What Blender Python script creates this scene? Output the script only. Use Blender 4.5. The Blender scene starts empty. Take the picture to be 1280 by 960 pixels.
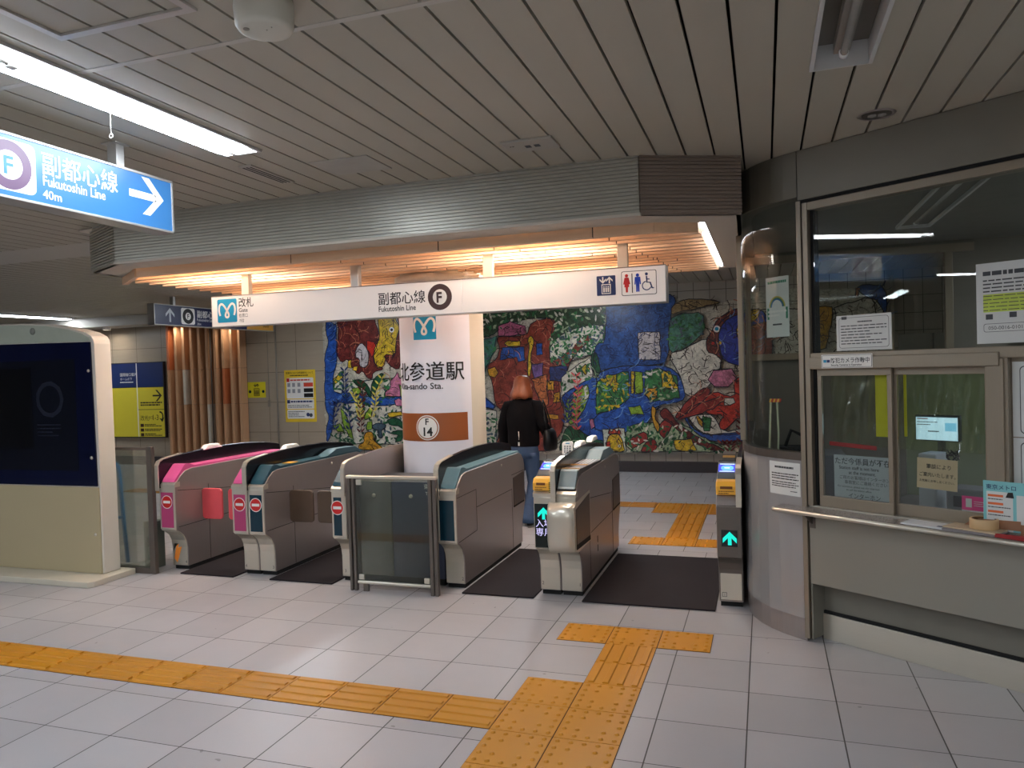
import bpy, bmesh, math, random
from math import sin, cos, pi, radians, atan2, hypot
from mathutils import Vector, Matrix
random.seed(7)
SC = bpy.context.scene
COL = SC.collection

# ---------------------------------------------------------------- camera, world, lights
CAM_H = 1.6413
def set_camera():
    yaw, pit, rol = 0.32354931, -0.02065167, -0.03067094
    fwd = Vector((-sin(yaw)*cos(pit), cos(yaw)*cos(pit), sin(pit)))
    r0 = Vector((cos(yaw), sin(yaw), 0)); u0 = r0.cross(fwd)
    r = cos(rol)*r0 + sin(rol)*u0; u = -sin(rol)*r0 + cos(rol)*u0
    m = Matrix((( r.x, u.x, -fwd.x, 0), (r.y, u.y, -fwd.y, 0), (r.z, u.z, -fwd.z, CAM_H), (0, 0, 0, 1)))
    c = bpy.data.cameras.new('camera'); o = bpy.data.objects.new('camera', c); COL.objects.link(o)
    o.matrix_world = m
    c.sensor_width = 36; c.lens = 36*0.94442948/1.28; c.clip_start = 0.05; c.clip_end = 100
    SC.camera = o
set_camera()
w = bpy.data.worlds.new('world'); SC.world = w; w.use_nodes = True
w.node_tree.nodes['Background'].inputs[0].default_value = (0.9, 0.93, 1, 1)
w.node_tree.nodes['Background'].inputs[1].default_value = 0.15
SC.view_settings.view_transform = 'Standard'; SC.view_settings.look = 'None'
SC.view_settings.gamma = 1.0; SC.view_settings.exposure = 1.5
SC.view_settings.use_curve_mapping = False

def area(name, loc, sx, sy, power, col=(1, 1, 1), rot=(0, 0, 0), spread=180):
    l = bpy.data.lights.new(name, 'AREA'); l.shape = 'RECTANGLE'; l.size = sx; l.size_y = sy
    l.energy = power; l.color = col; l.spread = radians(spread)
    o = bpy.data.objects.new(name, l); COL.objects.link(o); o.location = loc; o.rotation_euler = rot
    return o
# E_* are emission strengths of lamp diffusers; row, back, side and office lamps are added
E_MAIN = 15.0; E_ROW = 17.0; E_LOUVRE = 20.0; E_FAR = 12.0; E_BACK = 24.0; E_SIDE = 18.0; E_OFFICE = 15.0

# ---------------------------------------------------------------- materials
def lin(c):
    if isinstance(c, str): c = tuple(int(c[i:i+2], 16) for i in (0, 2, 4))
    return tuple((x/255/12.92 if x/255 <= .04045 else ((x/255+.055)/1.055)**2.4) for x in c) + (1,)
class N:
    def __init__(s, name):
        s.m = bpy.data.materials.new(name); s.m.use_nodes = True
        s.t = s.m.node_tree; s.b = s.t.nodes['Principled BSDF']; s.out = s.t.nodes['Material Output']
    def n(s, kind, **k):
        x = s.t.nodes.new(kind)
        for a, v in k.items(): setattr(x, a, v)
        return x
    def l(s, a, b): s.t.links.new(a, b)
    def math(s, op, a, b=None, c=None):
        x = s.n('ShaderNodeMath', operation=op)
        for i, v in enumerate((a, b, c)):
            if v is None: continue
            if isinstance(v, (int, float)): x.inputs[i].default_value = v
            else: s.l(v, x.inputs[i])
        return x.outputs[0]
    def mix(s, f, a, b):
        x = s.n('ShaderNodeMix', data_type='RGBA')
        for i, v in ((0, f), (6, a), (7, b)):
            if isinstance(v, (int, float)): x.inputs[i].default_value = v
            elif isinstance(v, tuple): x.inputs[i].default_value = v
            else: s.l(v, x.inputs[i])
        return x.outputs[2]
    def noise(s, scale, detail=3, vec=None, rough=.5, stretch=None):
        x = s.n('ShaderNodeTexNoise'); x.inputs['Scale'].default_value = scale
        x.inputs['Detail'].default_value = detail; x.inputs['Roughness'].default_value = rough
        v = vec or s.pos()
        if stretch:
            mp = s.n('ShaderNodeMapping'); s.l(v, mp.inputs[0]); mp.inputs['Scale'].default_value = stretch; v = mp.outputs[0]
        s.l(v, x.inputs['Vector']); return x.outputs[0]
    def pos(s):
        return s.n('ShaderNodeNewGeometry').outputs['Position']
    def bump(s, h, strength=.3, dist=.01):
        x = s.n('ShaderNodeBump'); x.inputs['Strength'].default_value = strength; x.inputs['Distance'].default_value = dist
        s.l(h, x.inputs['Height']); s.l(x.outputs[0], s.b.inputs['Normal'])
    def sep(s, v):
        x = s.n('ShaderNodeSeparateXYZ'); s.l(v, x.inputs[0]); return x.outputs

MC = {}
def mat(name, col, rough=.5, metal=0, var=.12, scale=8, bump=0, stretch=None, emit=None, spec=None, coat=0):
    if name in MC: return MC[name]
    k = N(name); c = lin(col)
    nz = k.noise(scale, 3, stretch=stretch)
    a = tuple(x*(1-var) for x in c[:3]) + (1,); b = tuple(min(1, x*(1+var)) for x in c[:3]) + (1,)
    k.l(k.mix(nz, a, b), k.b.inputs['Base Color'])
    k.b.inputs['Roughness'].default_value = rough; k.b.inputs['Metallic'].default_value = metal
    if spec is not None: k.b.inputs['Specular IOR Level'].default_value = spec
    if coat: k.b.inputs['Coat Weight'].default_value = coat; k.b.inputs['Coat Roughness'].default_value = .12
    if bump: k.bump(nz, bump, .004)
    if emit:
        k.b.inputs['Emission Color'].default_value = lin(emit[0]); k.b.inputs['Emission Strength'].default_value = emit[1]
    MC[name] = k.m; return k.m
def steel(name, col, rough=.34, stretch=(1, 1, 60), var=.08, metal=.62):
    if name in MC: return MC[name]
    k = N(name); c = lin(col)
    nz = k.noise(6, 3, stretch=stretch)
    k.l(k.mix(nz, tuple(x*(1-var) for x in c[:3])+(1,), tuple(min(1, x*(1+var)) for x in c[:3])+(1,)), k.b.inputs['Base Color'])
    k.b.inputs['Metallic'].default_value = metal
    r = k.math('MULTIPLY_ADD', nz, .16, rough-.08); k.l(r, k.b.inputs['Roughness'])
    MC[name] = k.m; return k.m
def glass(name, tint=(235, 242, 240), ior=1.5, rough=0.0, refl=1.0):
    if name in MC: return MC[name]
    k = N(name); t = k.n('ShaderNodeBsdfTransparent'); t.inputs[0].default_value = lin(tint)
    g = k.n('ShaderNodeBsdfGlossy'); g.inputs['Roughness'].default_value = rough
    f = k.n('ShaderNodeFresnel'); f.inputs[0].default_value = ior
    ff = k.math('MULTIPLY', f.outputs[0], refl)
    x = k.n('ShaderNodeMixShader'); k.l(ff, x.inputs[0]); k.l(t.outputs[0], x.inputs[1]); k.l(g.outputs[0], x.inputs[2])
    k.l(x.outputs[0], k.out.inputs[0]); MC[name] = k.m; return k.m
def lamp(name, col, strength):
    if name in MC: return MC[name]
    k = N(name); e = k.n('ShaderNodeEmission'); e.inputs[0].default_value = tuple(col)+(1,); e.inputs[1].default_value = strength
    k.l(e.outputs[0], k.out.inputs[0]); MC[name] = k.m; return k.m
def gridmask(k, a, b, wa, wb, la, lb):
    """1 on joint lines: coordinate sockets a,b ; periods wa,wb ; half line widths la,lb"""
    fa = k.math('PINGPONG', a, wa/2); fb = k.math('PINGPONG', b, wb/2)
    return k.math('MAXIMUM', k.math('LESS_THAN', fa, la), k.math('LESS_THAN', fb, lb))
X0, Y0T = -1.3123, 4.677
def floor_mat():
    k = N('speckled_floor_tile'); p = k.sep(k.pos())
    y = k.math('ADD', p[1], 40-Y0T)
    far = k.math('GREATER_THAN', p[1], 6.55)
    row = k.math('FLOOR', k.math('DIVIDE', y, .4))
    sh = k.math('MULTIPLY', k.math('MULTIPLY', k.math('MODULO', row, 2), .2), far)
    x = k.math('ADD', k.math('ADD', p[0], 40-X0), sh)
    g = gridmask(k, x, y, .4, .4, .0030, .0024)
    tile = k.n('ShaderNodeTexWhiteNoise'); cb = k.n('ShaderNodeCombineXYZ')
    k.l(k.math('FLOOR', k.math('DIVIDE', x, .4)), cb.inputs[0]); k.l(row, cb.inputs[1]); k.l(cb.outputs[0], tile.inputs['Vector'])
    sp = k.noise(420, 2); sp = k.math('GREATER_THAN', sp, .66)
    grime = k.noise(1.3, 4)
    spots = k.math('GREATER_THAN', k.noise(17, 1), .79)
    base = k.mix(tile.outputs[0], lin((166, 164, 168)), lin((180, 178, 182)))
    base = k.mix(k.math('MULTIPLY', sp, .22), base, lin((110, 105, 100)))
    base = k.mix(k.math('MULTIPLY', grime, .30), base, lin((128, 124, 122)))
    base = k.mix(k.math('MULTIPLY', spots, .5), base, lin((75, 70, 65)))
    base = k.mix(g, base, lin((45, 40, 38)))
    k.l(base, k.b.inputs['Base Color'])
    k.l(k.math('MULTIPLY_ADD', k.noise(5, 3), .18, .27), k.b.inputs['Roughness'])
    k.bump(k.math('SUBTRACT', 1, g), .25, .002)
    return k.m
def wall_tile(name, col, joint, wa, wb, axis=0, offx=0, offz=0, rough=.35, lw=.004, var=.08):
    k = N(name); p = k.sep(k.pos())
    a = k.math('ADD', p[axis], 40+offx); z = k.math('ADD', p[2], 40+offz)
    g = gridmask(k, a, z, wa, wb, lw, lw)
    nz = k.noise(3, 4, stretch=(1, 1, 8)); c = lin(col)
    base = k.mix(nz, tuple(v*(1-var) for v in c[:3])+(1,), tuple(v*(1+var) for v in c[:3])+(1,))
    k.l(k.mix(g, base, lin(joint)), k.b.inputs['Base Color']); k.b.inputs['Roughness'].default_value = rough
    k.bump(k.math('SUBTRACT', 1, g), .4, .003); return k.m
def glaze(name, col, veins=.35, rough=.28):
    """glazed ceramic: brushed colour changes, dark cracks, gloss"""
    if name in MC: return MC[name]
    k = N(name); c = lin(col)
    n1 = k.noise(9, 4, rough=.7); n2 = k.noise(38, 2)
    lf = .78 if sum(c[:3]) > 1.15 else .45
    dk = tuple(v*lf for v in c[:3])+(1,); lt = tuple(min(1, v*1.35+.012) for v in c[:3])+(1,)
    r = k.n('ShaderNodeValToRGB'); k.l(n1, r.inputs[0])
    r.color_ramp.elements[0].position = .32; r.color_ramp.elements[0].color = dk
    r.color_ramp.elements[1].position = .68; r.color_ramp.elements[1].color = lt
    v = k.n('ShaderNodeTexVoronoi', feature='DISTANCE_TO_EDGE'); v.inputs['Scale'].default_value = 9
    mp = k.n('ShaderNodeMapping'); k.l(k.pos(), mp.inputs[0]); mp.inputs['Scale'].default_value = (1, 1, 1.6)
    wob = k.n('ShaderNodeVectorMath', operation='ADD'); k.l(mp.outputs[0], wob.inputs[0])
    nn = k.n('ShaderNodeTexNoise'); nn.inputs['Scale'].default_value = 5; k.l(k.pos(), nn.inputs['Vector'])
    sc = k.n('ShaderNodeVectorMath', operation='SCALE'); k.l(nn.outputs[1], sc.inputs[0]); sc.inputs[3].default_value = .35
    k.l(sc.outputs[0], wob.inputs[1]); k.l(wob.outputs[0], v.inputs['Vector'])
    crack = k.math('MULTIPLY', k.math('LESS_THAN', v.outputs[0], .035), veins)
    base = k.mix(crack, r.outputs[0], tuple(x*.12 for x in c[:3])+(1,))
    st = k.math('MULTIPLY', k.math('GREATER_THAN', n2, .62), .35)
    base = k.mix(st, base, tuple(min(1, x*1.6+.05) for x in c[:3])+(1,))
    k.l(base, k.b.inputs['Base Color']); k.b.inputs['Roughness'].default_value = rough
    k.bump(k.math('ADD', n1, k.math('MULTIPLY', crack, -1)), .6, .01)
    MC[name] = k.m; return k.m

# ---------------------------------------------------------------- mesh helpers
class G:
    """collects shapes (world coordinates) of one part"""
    def __init__(s, m=None):
        s.v = []; s.f = []; s.fm = []; s.ms = []; s.sm = []; s.m = m
    def _mi(s):
        if s.m not in s.ms: s.ms.append(s.m)
        return s.ms.index(s.m)
    def add(s, vs, fs, smooth=False):
        o = len(s.v); s.v += [tuple(v) for v in vs]; mi = s._mi()
        for f in fs: s.f.append([o+i for i in f]); s.fm.append(mi); s.sm.append(smooth)
        return s
    def box(s, x0, x1, y0, y1, z0, z1):
        x0, x1 = sorted((x0, x1)); y0, y1 = sorted((y0, y1)); z0, z1 = sorted((z0, z1))
        v = [(x, y, z) for z in (z0, z1) for y in (y0, y1) for x in (x0, x1)]
        return s.add(v, [(0, 2, 3, 1), (4, 5, 7, 6), (0, 1, 5, 4), (2, 6, 7, 3), (0, 4, 6, 2), (1, 3, 7, 5)])
    def obox(s, c, ux, uy, uz, hx, hy, hz):
        c, ux, uy, uz = Vector(c), Vector(ux), Vector(uy), Vector(uz)
        v = [c+ux*a*hx+uy*b*hy+uz*d*hz for d in (-1, 1) for b in (-1, 1) for a in (-1, 1)]
        return s.add(v, [(0, 2, 3, 1), (4, 5, 7, 6), (0, 1, 5, 4), (2, 6, 7, 3), (0, 4, 6, 2), (1, 3, 7, 5)])
    def prism(s, pts, fn, a0, a1):
        """pts 2D polygon, fn(p,q,a)->3D"""
        n = len(pts); v = [fn(p, q, a0) for p, q in pts]+[fn(p, q, a1) for p, q in pts]
        f = [list(range(n))[::-1], list(range(n, 2*n))]+[(i, (i+1) % n, n+(i+1) % n, n+i) for i in range(n)]
        return s.add(v, f)
    def yz(s, pts, x0, x1): return s.prism(pts, lambda p, q, a: (a, p, q), x0, x1)
    def xz(s, pts, y0, y1): return s.prism(pts, lambda p, q, a: (p, a, q), y0, y1)
    def xy(s, pts, z0, z1): return s.prism(pts, lambda p, q, a: (p, q, a), z0, z1)
    def tube(s, path, r, seg=10, caps=True, closed=False):
        P = [Vector(p) for p in path]; n = len(P); rr = r if isinstance(r, (list, tuple)) else [r]*n
        vs = []; up = Vector((0, 0, 1))
        for i, p in enumerate(P):
            t = (P[min(i+1, n-1)]-P[max(i-1, 0)]).normalized()
            a = t.cross(up)
            if a.length < 1e-3: a = t.cross(Vector((0, 1, 0)))
            a.normalize(); b = a.cross(t)
            vs += [p+(a*cos(2*pi*k/seg)+b*sin(2*pi*k/seg))*rr[i] for k in range(seg)]
        fs = [(i*seg+k, i*seg+(k+1) % seg, (i+1)*seg+(k+1) % seg, (i+1)*seg+k) for i in range(n-1) for k in range(seg)]
        s.add(vs, fs, True)
        if caps:
            o = len(s.v)-len(vs); mi = s._mi()
            s.f.append([o+k for k in range(seg)][::-1]); s.f.append([o+(n-1)*seg+k for k in range(seg)])
            s.fm += [mi, mi]; s.sm += [False, False]
        return s
    def lathe(s, c, prof, seg=32, axis='z', a0=0, a1=2*pi):
        """prof list of (r,h) ; axis z/y/x"""
        full = abs(a1-a0-2*pi) < 1e-6; m = seg if full else seg+1; vs = []
        for r, h in prof:
            for k in range(m):
                t = a0+(a1-a0)*k/seg; u, v = r*cos(t), r*sin(t)
                vs.append({'z': (c[0]+u, c[1]+v, c[2]+h), 'y': (c[0]+u, c[1]+h, c[2]+v), 'x': (c[0]+h, c[1]+u, c[2]+v)}[axis])
        fs = [(i*m+k, i*m+(k+1) % m, (i+1)*m+(k+1) % m, (i+1)*m+k) for i in range(len(prof)-1) for k in range(seg)]
        return s.add(vs, fs, True)
    def disc(s, c, r, h, axis='z', seg=32):
        return s.lathe(c, [(.0001, 0), (r, 0), (r, h), (.0001, h)], seg, axis).flat_last(3*seg)
    def flat_last(s, n):
        for i in range(len(s.sm)-n, len(s.sm)): s.sm[i] = False
        return s
    def rings(s, rings, seg=24):
        """rings of (cx,cy,z,rx,ry[,rot]) lofted, capped"""
        vs = []
        for R in rings:
            cx, cy, z, rx, ry = R[:5]; ro = R[5] if len(R) > 5 else 0
            for k in range(seg):
                t = 2*pi*k/seg; a, b = rx*cos(t), ry*sin(t)
                vs.append((cx+a*cos(ro)-b*sin(ro), cy+a*sin(ro)+b*cos(ro), z))
        n = len(rings)
        fs = [(i*seg+k, i*seg+(k+1) % seg, (i+1)*seg+(k+1) % seg, (i+1)*seg+k) for i in range(n-1) for k in range(seg)]
        fs += [list(range(seg))[::-1], [(n-1)*seg+k for k in range(seg)]]
        return s.add(vs, fs, True)
def wpos(o):
    p = Vector((0, 0, 0))
    while o is not None: p += o.location; o = o.parent
    return p
def obj(name, g, parent=None, bevel=0, origin=None, smooth=False):
    off = wpos(parent) if parent is not None else Vector((0, 0, 0))
    org = Vector(origin) if origin is not None else (None)
    if parent is None and org is None and g.v:
        xs = [v[0] for v in g.v]; ys = [v[1] for v in g.v]; zs = [v[2] for v in g.v]
        org = Vector(((min(xs)+max(xs))/2, (min(ys)+max(ys))/2, min(zs)))
    if parent is not None: org = Vector((0, 0, 0)); base = off
    else: base = org
    me = bpy.data.meshes.new(name)
    me.from_pydata([tuple(Vector(v)-base) for v in g.v], [], g.f)
    for m in g.ms: me.materials.append(m)
    me.polygons.foreach_set('material_index', g.fm); me.polygons.foreach_set('use_smooth', g.sm)
    me.update()
    bm = bmesh.new(); bm.from_mesh(me); bmesh.ops.recalc_face_normals(bm, faces=bm.faces); bm.to_mesh(me); bm.free()
    o = bpy.data.objects.new(name, me); COL.objects.link(o)
    if parent is not None: o.parent = parent
    else: o.location = org
    if bevel:
        b = o.modifiers.new('bevel', 'BEVEL'); b.width = bevel; b.segments = 2; b.limit_method = 'ANGLE'; b.angle_limit = radians(40)
    return o
def thing(name, label, cat, loc, group=None):
    o = bpy.data.objects.new(name, None); COL.objects.link(o); o.location = loc
    o.empty_display_size = .1
    o['label'] = label; o['category'] = cat
    if group: o['group'] = group
    return o
def tag(o, label, cat, group=None):
    o['label'] = label; o['category'] = cat
    if group: o['group'] = group
    return o
def struct(name, g, bevel=0):
    o = obj(name, g, None, bevel); o['kind'] = 'structure'; return o
def lab(o, label): o['label'] = label; return o

# flat artwork on a surface: F(u,v,w) -> world point
def plane(org, r, u):
    org, r, u = Vector(org), Vector(r).normalized(), Vector(u).normalized(); n = r.cross(u)
    return lambda a, b, w: org+r*a+u*b+n*w
class Art:
    """shapes drawn as thin raised pieces on a surface, gathered in one part"""
    def __init__(s, F): s.F = F; s.g = G()
    def poly(s, pts, m, w=.001, t=.001):
        s.g.m = m; n = len(pts)
        v = [s.F(p, q, w-t) for p, q in pts]+[s.F(p, q, w) for p, q in pts]
        f = [list(range(n, 2*n))]+[(i, (i+1) % n, n+(i+1) % n, n+i) for i in range(n)]
        s.g.add(v, f); return s
    def rect(s, x0, x1, y0, y1, m, w=.001, t=.001): return s.poly([(x0, y0), (x1, y0), (x1, y1), (x0, y1)], m, w, t)
    def rrect(s, x0, x1, y0, y1, r, m, w=.001, t=.001):
        p = []
        for cx, cy, a in ((x1-r, y0+r, -90), (x1-r, y1-r, 0), (x0+r, y1-r, 90), (x0+r, y0+r, 180)):
            p += [(cx+r*cos(radians(a+i*22.5)), cy+r*sin(radians(a+i*22.5))) for i in range(5)]
        return s.poly(p, m, w, t)
    def disc(s, cx, cy, r, m, w=.001, t=.001, n=32):
        return s.poly([(cx+r*cos(2*pi*i/n), cy+r*sin(2*pi*i/n)) for i in range(n)], m, w, t)
    def fan(s, cx, cy, r, m, w=.001, n=40, k=8):
        s.g.m = m; v = [s.F(cx, cy, w)]
        for j in range(1, k+1): v += [s.F(cx+r*j/k*cos(2*pi*i/n), cy+r*j/k*sin(2*pi*i/n), w) for i in range(n)]
        f = [(0, 1+i, 1+(i+1) % n) for i in range(n)]
        for j in range(1, k): f += [(1+(j-1)*n+i, 1+j*n+i, 1+j*n+(i+1) % n, 1+(j-1)*n+(i+1) % n) for i in range(n)]
        s.g.add(v, f); return s
    def ring(s, cx, cy, r0, r1, m, w=.001, n=36):
        s.stroke([(cx+(r0+r1)/2*cos(2*pi*i/n), cy+(r0+r1)/2*sin(2*pi*i/n)) for i in range(n+1)], abs(r1-r0), m, w); return s
    def stroke(s, pts, wd, m, w=.001, smooth=0):
        for _ in range(smooth):
            q = [pts[0]]
            for a, b in zip(pts, pts[1:]):
                q += [(a[0]*.75+b[0]*.25, a[1]*.75+b[1]*.25), (a[0]*.25+b[0]*.75, a[1]*.25+b[1]*.75)]
            pts = q+[pts[-1]]
        s.g.m = m; L = []; n = len(pts)
        for i, p in enumerate(pts):
            a = pts[max(i-1, 0)]; b = pts[min(i+1, n-1)]
            if n > 2 and hypot(pts[0][0]-pts[-1][0], pts[0][1]-pts[-1][1]) < 1e-6:
                if i == 0: a = pts[-2]
                if i == n-1: b = pts[1]
            dx, dy = b[0]-a[0], b[1]-a[1]; l = hypot(dx, dy) or 1
            L.append((p[0]-dy/l*wd/2, p[1]+dx/l*wd/2)); L.append((p[0]+dy/l*wd/2, p[1]-dx/l*wd/2))
        s.g.add([s.F(a, b, w) for a, b in L], [(2*i, 2*i+1, 2*i+3, 2*i+2) for i in range(n-1)]); return s
    def text(s, body, x, y, size, m, w=.0015, align='LEFT', bold=0, sx=1, spacing=1, line=1):
        c = bpy.data.curves.new('t', 'FONT'); c.body = body; c.size = size; c.align_x = align; c.offset = (min(bold, .008) if any(ord(ch) > 0x2fff for ch in body) else bold)*size
        c.space_character = spacing; c.space_line = line; c.resolution_u = 3
        o = bpy.data.objects.new('t', c); COL.objects.link(o)
        me = bpy.data.meshes.new_from_object(o.evaluated_get(bpy.context.evaluated_depsgraph_get()))
        s.g.m = m
        s.g.add([s.F(x+v.co.x*sx, y+v.co.y, w) for v in me.vertices], [list(p.vertices) for p in me.polygons])
        bpy.data.objects.remove(o); bpy.data.curves.remove(c); bpy.data.meshes.remove(me); return s
    def bars(s, x0, x1, y0, y1, rows, m, w=.0012, fill=.45, seed=1):
        """rows of small print too fine to read"""
        r = random.Random(seed); h = (y1-y0)/rows
        for i in range(rows):
            x = x0; y = y1-(i+.5)*h; end = x1-(x1-x0)*r.choice((0, 0, .1, .35))
            while x < end:
                l = min((x1-x0)*r.uniform(.05, .16), end-x); s.rect(x, x+l, y-h*fill/2, y+h*fill/2, m, w); x += l+(x1-x0)*.02
        return s
    def done(s, name, parent, label=None):
        o = obj(name, s.g, parent)
        if label: o['label'] = label
        return o
def logo_m(A, cx, cy, s, m, w):
    """looping M mark"""
    p = [(-.34, -.22), (-.40, -.02), (-.37, .20), (-.26, .27), (-.15, .20), (-.03, .02), (.09, -.17), (.07, -.27), (0, -.30), (-.07, -.27), (-.09, -.17), (.03, .02), (.15, .20), (.26, .27), (.37, .20), (.40, -.02), (.34, -.22)]
    A.stroke([(cx+a*s, cy+b*s) for a, b in p], .085*s, m, w, smooth=2)
def arrow(A, cx, cy, s, ang, m, w, th=.2, head=.5):
    c, d = cos(ang), sin(ang); f = lambda a, b: (cx+(a*c-b*d)*s, cy+(a*d+b*c)*s)
    A.poly([f(-.5, -th/2), (f(.28, -th/2)), f(.28, th/2), f(-.5, th/2)], m, w)
    A.poly([f(.5, 0), f(.5-head, head), f(.5-head-th*1.35, head), f(.5-th*1.35, 0)], m, w)
    A.poly([f(.5, 0), f(.5-th*1.35, 0), f(.5-head-th*1.35, -head), f(.5-head, -head)], m, w)

WHITE = mat('white_paint', (232, 230, 226), .4, var=.03)
BLACK = mat('black_ink', (22, 20, 20), .5, var=.05)
DARKB = mat('dark_brown_ink', (62, 34, 30), .45, var=.03)
TEALB = mat('logo_teal', (0, 146, 190), .4, var=.03)
NAVY = mat('sign_navy', (30, 48, 100), .4, var=.03)
ALU = steel('brushed_aluminium', (190, 188, 185), .35)
ALUD = steel('taupe_metal_frame', (150, 138, 122), .42, (60, 60, 1))
STEEL = steel('stainless_side', (162, 153, 150), .36, (1, 40, 1))
STEELF = steel('stainless_front', (205, 198, 184), .32, (1, 1, 50), .035)
STEELD = steel('dark_stainless', (110, 102, 96), .35, (1, 1, 50))
DARK = mat('dark_gap', (14, 13, 13), .8)
RED = mat('sign_red', (200, 30, 28), .45, var=.03)
PWHITE = mat('paper_white', (214, 216, 214), .6, var=.03)
PRINT = mat('print_grey', (70, 72, 76), .6, var=.03)
# ================================================================ SETTING
def build_floor():
    g = G(floor_mat()); g.box(-16, 6, -4, 11.62, -.05, 0); struct('floor', g)
build_floor()

HOLES = [(-2.74, -2.50, -1.2, 3.42), (.20, .44, .2, 3.39), (-13.0, -12.2, 9.4, 11.0), (-6.2, -5.96, -2.0, 2.6), (-2.6, -2.36, 8.6, 10.6), (-6.6, -6.36, 8.2, 10.6), (-1.1, -.86, -3.2, -.6), (2.3, 2.54, -2.6, .4)]
CEIL = mat('ceiling_panel', (176, 168, 152), .5, var=.03, scale=2)
CEILP = mat('plain_ceiling_strip', (190, 184, 174), .5, var=.03)
def build_ceiling():
    g = G(CEIL); zt, zb = 2.862, 2.84
    segs = [(-4, 2.27), (2.30, 5.06), (5.60, 11.6)]
    k0 = -38; x = .065-.157*102
    while x < 6:
        a, b = x+.006, x+.151
        for y0, y1 in segs:
            cuts = [(a, b, y0, y1)]
            for hx0, hx1, hy0, hy1 in HOLES:
                new = []
                for (p, q, r, t) in cuts:
                    if q <= hx0 or p >= hx1 or t <= hy0 or r >= hy1: new.append((p, q, r, t)); continue
                    if r < hy0: new.append((p, q, r, hy0))
                    if t > hy1: new.append((p, q, hy1, t))
                    m0, m1 = max(r, hy0), min(t, hy1)
                    if p < hx0-.004: new.append((p, hx0, m0, m1))
                    if q > hx1+.004: new.append((hx1, q, m0, m1))
                cuts = new
            for (p, q, r, t) in cuts: g.box(p, q, r, t, zb, zt)
        x += .157
    g.m = CEILP; g.box(-16, 6, 2.272, 2.298, zb-.001, zt)
    g.box(-16, -5.3, 5.06, 5.60, zb-.001, zt); g.box(-5.3, 6, 5.06, 5.6, zb, zt)
    g.m = DARK; g.box(-16, 6, -4, 11.62, 2.98, 3.0)
    struct('ceiling', g)
build_ceiling()

WTB = wall_tile('beige_wall_tile', (168, 154, 136), (98, 86, 74), .6, .54, 0, .345, -.12+.54)
WTW = wall_tile('white_small_wall_tile', (176, 170, 160), (92, 86, 80), .235, .24, 0, 0, 0)
WTS = wall_tile('side_wall_tile', (168, 158, 142), (98, 86, 74), .6, .54, 1, 0, .4)
def build_walls():
    g = G(WTB); g.box(-16, -7.38, 11.6, 11.75, 0, 2.98); g.m = WTW; g.box(-7.38, 6, 11.6, 11.75, 0, 2.98); struct('wall_back', g)
    g = G(WTS); g.box(-16.1, -16, -4, 11.75, 0, 2.98); struct('wall_left', g)
    g = G(WTS); g.box(6, 6.1, -4, 11.75, 0, 2.98); struct('wall_right', g)
    g = G(WTB); g.box(-16, 6, -4.1, -4, 0, 2.98); struct('wall_front', g)
    g = G(mat('dark_baseboard', (58, 52, 54), .45)); g.box(-16, 6, 11.52, 11.6, 0, .16); struct('baseboard_back', g, .006)
    g = G(CEILP); g.box(-16, -8.0, 11.05, 11.6, 2.66, 2.84); struct('trim_1', g, .004)
build_walls()

# canopy over the gates ------------------------------------------------------
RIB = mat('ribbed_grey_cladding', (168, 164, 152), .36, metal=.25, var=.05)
SOF = mat('canopy_soffit_white', (196, 186, 172), .5, var=.03)
WOOD = mat('light_wood', (226, 186, 150), .5, var=.12, scale=4, stretch=(1, 12, 12))
def ribs(g, p, q, z0, z1, pitch=.0213, depth=.010):
    """horizontal ribbed cladding between plan points p,q"""
    p, q = Vector(p+(0,)), Vector(q+(0,)); d = (q-p).normalized(); n = Vector((d.y, -d.x, 0))
    if n.y > 0: n = -n
    z = z0; prof = []
    while z < z1-.001:
        prof += [(0, z), (0, z+.006), (depth, z+.0065), (depth, z+pitch-.0005)]; z += pitch
    prof.append((0, min(z, z1)))
    k = len(prof); vs = [p+n*a+Vector((0, 0, b)) for a, b in prof]+[q+n*a+Vector((0, 0, b)) for a, b in prof]
    g.add(vs, [(i, i+1, k+i+1, k+i) for i in range(k-1)])
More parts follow.
